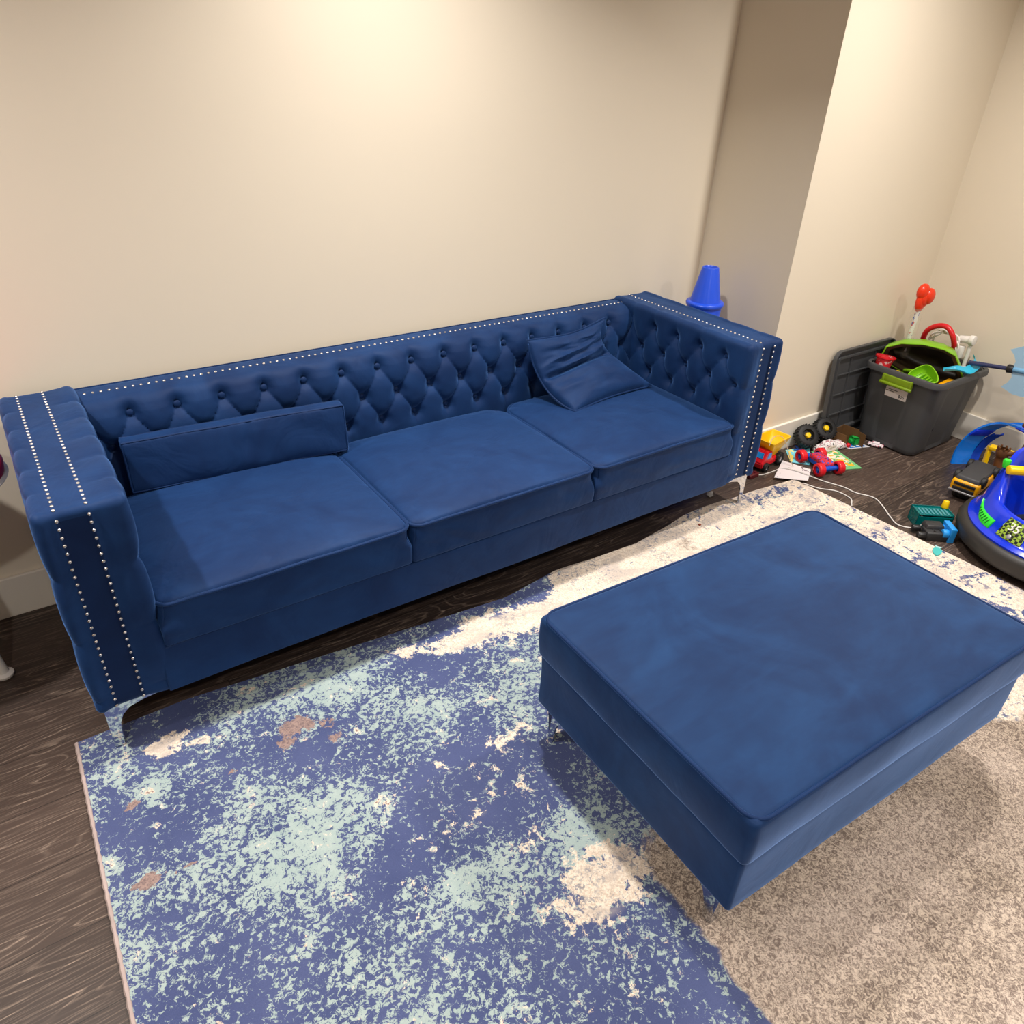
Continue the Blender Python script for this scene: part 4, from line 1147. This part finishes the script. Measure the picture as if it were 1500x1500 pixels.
# --- cables
mc = P_('white cable rubber', (225, 220, 214), rough=.45)
bm = bmesh.new(); pts = [(2.70, -.605, .0025), (2.725, -.627, .0025), (2.791, -.632, .0025), (2.84, -.650, .0160), (2.87, -.700, .0165), (2.885, -.755, .0160), (2.92, -.808, .003), (2.951, -.892, .003), (2.955, -.954, .003), (2.985, -1.02, .003), (2.955, -1.08, .003), (2.90, -1.15, .003), (2.868, -1.205, .003), (2.895, -1.250, .003), (2.93, -1.262, .006), (2.955, -1.255, .03), (2.945, -1.245, .045)]
tube(bm, smoothpts(pts, 8), .0026, 8)
tag(mesh_obj('charging_cable', bm, mc), 'long white cable snaking over the planks to the black toy chassis', 'cable')
bm = bmesh.new(); pts = [(2.80, -.79, .0165), (2.846, -.844, .003), (2.891, -.899, .003), (2.890, -.969, .003), (2.850, -1.003, .003), (2.82, -1.020, .0150)]
tube(bm, smoothpts(pts, 8), .0026, 8)
tag(mesh_obj('thin_cable', bm, mc), 'short white cable looping at the right edge of the rug', 'cable')
bm = bmesh.new(); pts = [(2.745, -.615, .138), (2.79, -.60, .165), (2.85, -.605, .150), (2.880, -.625, .09), (2.892, -.645, .04), (2.895, -.665, .0165)]
tube(bm, smoothpts(pts, 8), .0017, 6)
tag(mesh_obj('string', bm, P_('pale string', (206, 190, 170), rough=.8)), 'thin pale string hanging over the yellow bed of the dump truck', 'string')

# --- teal wagon, blue block
def wagon():
    o = empty('toy_wagon', (2.995, -1.265, 0), rz=math.radians(-38)); tag(o, 'translucent teal toy wagon tipped over beside the ride-on car', 'toy')
    mt = clear('translucent teal', (0, 110, 110), .86)
    bm = bmesh.new(); s = 1
    for lo, hi in (((-.062, -.03, .0), (.062, .035, .003)), ((-.062, -.03, 0), (-.059, .035, .052)), ((.059, -.03, 0), (.062, .035, .052)), ((-.062, .032, 0), (.062, .035, .052)), ((-.062, -.03, 0), (.062, -.027, .040)), ((-.062, -.027, .045), (.062, .035, .048))): B(bm, lo, hi)
    mesh_obj('tub', bm, mt, o, smooth=False)
    bm = bmesh.new()
    for k in range(8): B(bm, (-.048+k*.013, -.022, .048), (-.042+k*.013, .018, .050), M=None)
    mesh_obj('grille', bm, P_('teal ribs', (70, 140, 150)), o)
    bm = bmesh.new(); cyl(bm, (.052, .03, .048), (.054, .034, .075), .013, .010, 14, .003); mesh_obj('knob', bm, m_yel, o)['label'] = 'yellow knob'
wagon()
def chassis():
    o = empty('toy_chassis', (2.905, -1.332, 0), rz=math.radians(-38)); tag(o, 'black plastic toy engine block lying between the teal wagon and the rug', 'toy')
    bm = bmesh.new(); B(bm, (-.036, -.028, 0), (.036, .020, .030), .003); B(bm, (-.032, -.002, .026), (.034, .042, .042), .003, taper=(.85, .8)); mesh_obj('housing', bm, P_('dark charcoal plastic', (44, 44, 46), rough=.5), o)
    for y in (-.018, .028):
        bm = bmesh.new(); cyl(bm, (-.064, y, .016), (-.036, y, .016), .011, seg=14, bev=.002); cyl(bm, (.036, y, .016), (.048, y, .016), .010, seg=14); mesh_obj('axle', bm, m_blackp, o)
    bm = bmesh.new()
    for x in (-.008, .014):
        for y in (-.014, -.004): cyl(bm, (x, y, .029), (x, y, .032), .004, seg=10)
    mesh_obj('screw', bm, m_black, o)
chassis()
def bbrick():
    o = empty('blue_block', (2.922, -1.366, 0), rz=math.radians(-38)); tag(o, 'light blue studded building brick on its side by the black engine block', 'toy block')
    bm = bmesh.new(); B(bm, (.006, -.020, 0), (.026, .045, .050), .002); mesh_obj('brick', bm, m_sky, o, smooth=False)
    for y in (-.004, .028):
        bm = bmesh.new(); cyl(bm, (.006, y, .027), (-.014, y, .027), .014, seg=18, bev=.003); mesh_obj('stud', bm, m_sky, o)
bbrick()
def leaf():
    o = empty('toy_leaf', (2.797, -1.408, .0115), rz=.4); tag(o, 'tiny flat teal leaf-shaped toy on the right edge of the rug', 'toy')
    bm = bmesh.new(); prism(bm, [(.030*cos(a), .016*sin(a)*(1+.3*cos(a))) for a in [2*pi*k/20 for k in range(20)]], 0, .004); mesh_obj('leaf_body', bm, P_('aqua plastic', (70, 184, 180)), o)
    bm = bmesh.new(); prism(bm, [(.026, -.004), (.046, -.014), (.042, 0), (.046, .014), (.026, .004)], 0, .003); mesh_obj('tail', bm, P_('pale aqua', (170, 214, 214)), o)
leaf()

# --- overturned yellow car
def ycar():
    o = empty('overturned_car', (3.415, -1.215, 0), rz=math.radians(8)); tag(o, 'yellow and black toy car lying upside down behind the ride-on car', 'toy car')
    # front (grille end) towards -x
    def hull(z0, z1, s0, s1, x0, x1, yw, mat, nm, bev=.01):
        bm = bmesh.new(); B(bm, (x0, -yw, z0), (x1, yw, z1), bev, 2, taper=(s1, s1)); return mesh_obj(nm, bm, mat, o)
    hull(.0, .045, 1, 1.15, -.085, .085, .036, P_('dark windows', (26, 26, 28), rough=.2), 'roof')
    hull(.034, .078, 1, .98, -.105, .105, .047, m_ora, 'body', .008)
    hull(.074, .092, 1, .92, -.098, .098, .042, P_('charcoal underside', (58, 58, 60), rough=.55), 'underside', .005)
    for z0, z1 in ((.042, .052), (.060, .070)):
        bm = bmesh.new(); B(bm, (-.109, -.036, z0), (-.103, .036, z1), .001); mesh_obj('grille', bm, m_black, o)
    bm = bmesh.new(); B(bm, (-.112, -.046, .034), (-.100, .046, .040), .001); mesh_obj('bumper', bm, m_silver, o)
    for sx in (-.062, .062):
        for sy in (-.044, .044):
            bm = bmesh.new(); wheel(bm, Vector((sx, sy, .078)), (0, 1, 0), .021, .016, 0, .5); w = mesh_obj('wheel', bm, m_black, o)
            bm = bmesh.new(); hubm(bm, Vector((sx, sy, .078)), (0, 1, 0), .0105, .014, 5); mesh_obj('hub', bm, m_ora, w)
ycar()
for _o in C.objects:
    if _o.name == 'overturned_car': _o.scale = (1.2, 1.2, 1.2)
    if _o.name == 'toy_wagon': _o.scale = (1.15, 1.15, 1.2)
    if _o.name == 'green_block': _o.scale = (1.25, 1.25, 1.25)
    if _o.name in ('toy_chassis', 'blue_block'): _o.scale = (1.15, 1.15, 1.25)

# --- track loop with yellow support and brown arm
def track():
    o = empty('race_track', (3.70, -1.13, 0)); tag(o, 'blue translucent looping toy race track with yellow support by the right wall', 'toy')
    mt = clear('translucent blue', (10, 120, 225), .80); off = Vector((3.70, -1.13, 0))
    cen = [(3.655, -1.045, .0), (3.68, -1.035, .06), (3.70, -1.050, .13), (3.72, -1.085, .185), (3.735, -1.14, .225), (3.74, -1.20, .235), (3.74, -1.27, .225), (3.74, -1.33, .19), (3.74, -1.37, .13), (3.74, -1.38, .06), (3.74, -1.37, 0)]
    P = [p-off for p in smoothpts(cen, 8)]; n = len(P); wv = Vector((0.82, -0.57, 0.0)).normalized()
    prof = [(-.042, .010), (-.042, 0), (-.036, 0), (.036, 0), (.042, 0), (.042, .010), (.039, .010), (.039, .003), (-.039, .003), (-.039, .010)]
    bm = bmesh.new(); R = []
    for i in range(n):
        d = (P[min(i+1, n-1)]-P[max(i-1, 0)]).normalized(); nn = d.cross(wv).normalized()
        R.append([bm.verts.new(P[i]+wv*a+nn*b) for a, b in prof])
    for a, b in zip(R, R[1:]):
        for k in range(len(prof)):
            j = (k+1) % len(prof); bm.faces.new((a[k], a[j], b[j], b[k]))
    bm.faces.new(R[0][::-1]); bm.faces.new(R[-1]); mesh_obj('track_strip', bm, mt, o)
    bm = bmesh.new()
    for i in (20, 44):
        d = (P[i+1]-P[i-1]).normalized(); nn = d.cross(wv).normalized()
        B(bm, (-.044, -.020, -.005), (.044, .020, .004), .002, M=Matrix.Translation(P[i]) @ Matrix((wv, d, nn)).transposed().to_4x4())
    mesh_obj('connector', bm, m_blu, o)
    # inner second strip
    P2 = [Vector((p.x*0.9+.055, p.y*0.86-.02, p.z*0.80)) for p in P]; P2 = P2[:26]
    bm = bmesh.new(); R = []
    for i in range(len(P2)):
        d = (P2[min(i+1, len(P2)-1)]-P2[max(i-1, 0)]).normalized(); nn = d.cross(wv).normalized()
        R.append([bm.verts.new(P2[i]+wv*a*.5+nn*b) for a, b in prof])
    for a, b in zip(R, R[1:]):
        for k in range(len(prof)):
            j = (k+1) % len(prof); bm.faces.new((a[k], a[j], b[j], b[k]))
    bm.faces.new(R[0][::-1]); bm.faces.new(R[-1]); mesh_obj('inner_strip', bm, P_('blue plastic strip', (14, 66, 190), rough=.25), o)
    bm = bmesh.new()
    tube(bm, smoothpts([Vector((3.615, -1.150, 0))-off, Vector((3.622, -1.155, .05))-off, Vector((3.632, -1.150, .10))-off, Vector((3.640, -1.145, .142))-off], 5), .012, 4)
    B(bm, (-.02, -.085, .128), (.02, .012, .146), .003, M=TR(tuple(Vector((3.645, -1.155, 0))-off), (0, 0, .15)))
    B(bm, (-.022, -.022, 0), (.022, .022, .012), .004, M=TR(tuple(Vector((3.61, -1.150, 0))-off)))
    mesh_obj('support', bm, m_yel, o)['label'] = 'yellow support bracket'
    # brown arm
    arm = [Vector(p)-off for p in smoothpts([(3.60, -1.235, 0), (3.60, -1.225, .06), (3.60, -1.215, .115), (3.60, -1.232, .150), (3.60, -1.262, .165), (3.60, -1.285, .20), (3.60, -1.288, .25), (3.62, -1.275, .285), (3.66, -1.235, .275)], 6)]
    bm = bmesh.new(); tube(bm, arm, .01, 10, rfun=lambda t: .020-.013*sst(t, .25, .55)+.004*sst(t, .9, 1)); 
    c = Vector((3.60, -1.215, .145))-off
    lathe(bm, [(.010, -.03), (.024, -.015), (.028, .010), (.024, .022)], 14, Matrix.Translation(c), cap=False)
    for k in range(7):
        a = 2*pi*k/7; B(bm, (.020, -.004, .018), (.027, .004, .032), .001, M=Matrix.Translation(c) @ Matrix.Rotation(a, 4, 'Z'))
    mesh_obj('monster_arm', bm, m_brown, o)['label'] = 'brown gripping arm'
track()

# --- ride-on bumper car
def rideon():
    cx, cy = 3.150, -1.650; o = empty('ride_on_car', (cx, cy, 0)); tag(o, 'blue ride-on bumper car with thick black bumper at the right edge', 'ride-on toy')
    Rb = 0.290
    prof = []
    bm = bmesh.new(); sec = [(-.03, .034), (.010, .030), (.026, .042), (.031, .062), (.029, .072), (.032, .084), (.026, .102), (.012, .110), (-.02, .112), (-.035, .10)]
    loft(bm, [[((Rb+a)*cos(2*pi*k/72), (Rb+a)*1.04*sin(2*pi*k/72), z) for k in range(72)] for a, z in sec], False)
    mesh_obj('bumper', bm, P_('black rubber bumper', (44, 42, 40), rough=.5), o)
    bm = bmesh.new()
    # shell: rises towards +y (back of car) ; opening faces -x/-y
    def lift(a):   # angle
        return 0.16*sst(cos(a-math.radians(60)), 0.26, 0.97)
    def S(r, z, k=0.0):
        out = []
        for i in range(72):
            a = 2*pi*i/72; zz = z+lift(a)*k; out.append((r*cos(a), r*1.04*sin(a), zz))
        return out
    loft(bm, [S(Rb+.004, .100), S(Rb+.006, .118), S(Rb-.008, .126), S(Rb-.016, .132, .05), S(Rb-.028, .155, .3), S(Rb-.044, .188, .7), S(Rb-.058, .204, 1.0), S(Rb-.074, .205, 1.02), S(Rb-.088, .190, .92), S(Rb-.102, .13, .4), S(Rb-.120, .085, 0), S(.05, .08, 0)], True)
    mesh_obj('car_shell', bm, m_blu, o)
    bm = bmesh.new(); cyl(bm, (0, 0, .012), (0, 0, .09), .20, .24, 40, .004); mesh_obj('undercarriage', bm, m_black, o)
    for a in (.8, 2.4, 4.0, 5.5):
        bm = bmesh.new(); c = Vector((.17*cos(a), .17*sin(a), .020)); wheel(bm, c, (0, 1, 0), .020, .018, 0, .4); mesh_obj('wheel', bm, m_black, o)
    def at(az, r, z): return Vector((r*cos(az), r*1.04*sin(az), z))
    # frame on the sloping shell at azimuth
    def fr(az, t):
        # point along slope t 0..1 from (Rb-.040,.172) to (Rb-.095,.236)
        k = lift(az); p0 = at(az, Rb-.018, .137+k*.1); p1 = at(az, Rb-.056, .203+k*.98)
        return p0.lerp(p1, t)
    # headlight : pointed green lens at azimuth ~ 140-155 deg
    mg = P_('bright green lens', (44, 220, 50), rough=.25)
    az0 = math.radians(118); az1 = math.radians(148)
    bm = bmesh.new()
    def lens(u, v):
        az = az0+(az1-az0)*u; w = sst(u, -.1, .7)*.8; t = 0.34-.18*u+(v-.5)*.62*w+.10*(1-(2*u-1)**2)*-1
        p = fr(az, t); n = at(az, 1, .75).normalized(); return p+n*(.003+.004*(1-(2*v-1)**2))
    slabgrid(bm, 16, 8, lens, lambda u, v: -at(az0+(az1-az0)*u, 1, .75).normalized()*.008); hl = mesh_obj('headlight', bm, mg, o); hl['label'] = 'bright green headlight'
    bm = bmesh.new()
    for k in range(7):
        u = .25+k*.10
        tube(bm, [lens(u, .25)+Vector((-.001, .001, .001)), lens(u+.03, .75)+Vector((-.001, .001, .001))], .0022, 5)
    mesh_obj('lens_rib', bm, P_('dark green', (16, 120, 30)), hl)
    # sticker 35
    a0, a1 = math.radians(156), math.radians(176)
    def st(u, v, h=0.0012): 
        az = a0+(a1-a0)*u; p = fr(az, -.05+1.02*v); n = at(az, 1, .8).normalized(); return p+n*(h+.003*sin(pi*v)) 
    t = NT('number sticker'); uvn = t.obj()
    ck = t.n('ShaderNodeTexChecker', Scale=95.0); t.set(ck.inputs['Vector'], uvn); ck.inputs['Color1'].default_value = lin((150, 180, 60)); ck.inputs['Color2'].default_value = lin((22, 30, 24))
    t.set(t.b.inputs['Base Color'], ck.outputs[0]); t.b.inputs['Roughness'].default_value = .4
    bm = bmesh.new(); slabgrid(bm, 10, 10, st, lambda u, v: -at(a0+(a1-a0)*u, 1, .8).normalized()*.003); sk = mesh_obj('number_sticker', bm, t.m, o)
    ex = st(.7, .5)-st(.3, .5); ey = st(.5, .7)-st(.5, .3); n_ = ex.cross(ey).normalized(); 
    text_mesh('number', '35', .044, P_('sticker white', (240, 238, 230)), sk, curve_mat_frame(st(.5, .62)+n_*.006, ex, ey), .003)
    bm = bmesh.new(); lathe(bm, [(0, .004), (.008, .002), (.009, 0)], 12, curve_mat_frame(st(.5, .2)+n_*.003, ex, ey), cap=False); mesh_obj('badge', bm, m_silver, sk)
    # joystick bar and knob
    bm = bmesh.new(); p = Vector((3.060, -1.437, .312))-Vector((cx, cy, 0)); q = Vector((3.190, -1.53, .305))-Vector((cx, cy, 0)); cyl(bm, p, q, .018, .018, 16, .004)
    cyl(bm, q, Vector((q.x, q.y, .2)), .014, .014, 12)
    mesh_obj('grab_bar', bm, m_yel, o)['label'] = 'yellow grab bar'
    bm = bmesh.new(); c = Vector((3.085, -1.415, .322))-Vector((cx, cy, 0)); lathe(bm, [(.010, -.015), (.011, -.01), (.015, .012), (.013, .016), (0, .016)], 6, Matrix.Translation(c)); mesh_obj('push_button', bm, mg, o)['label'] = 'green button'
    bm = bmesh.new(); rounded(bm, (-.09, -.09, .078), (.09, .09, .11), .012, .02); mesh_obj('seat', bm, P_('navy seat', (16, 24, 90)), o)
rideon()

# --- round table at the left edge
def table():
    c = Vector((-0.345, -0.260, 0)); o = empty('side_table', c); tag(o, 'pink-topped oval table with white splayed legs, cut off at the left edge', 'table')
    bm = bmesh.new(); lathe(bm, [(0, .612), (.30, .612), (.322, .618), (.325, .640), (.318, .652), (0, .652)], 64, Matrix.Diagonal((1, .72, 1, 1)), cap=False); mesh_obj('tabletop', bm, P_('magenta pink laminate', (214, 16, 78), rough=.35), o)
    bm = bmesh.new(); lathe(bm, [(.300, .606), (.328, .608), (.330, .612), (.324, .618), (.300, .614)], 64, Matrix.Diagonal((1, .72, 1, 1)), cap=False); mesh_obj('edge_trim', bm, m_white, o)
    for k in range(4):
        a = math.radians(-14+90*k); ft = Vector((.158*cos(a), .158*sin(a), 0)); tp = Vector((.085*cos(a), .085*sin(a), .612))
        bm = bmesh.new(); cyl(bm, ft+Vector((0, 0, .01)), tp, .016, .018, 16); lg = mesh_obj('leg', bm, m_white, o)
        bm = bmesh.new(); lathe(bm, [(.020, 0), (.025, .004), (.026, .012), (.018, .018)], 18, Matrix.Translation(ft)); mesh_obj('foot_cap', bm, m_white, lg)
table()
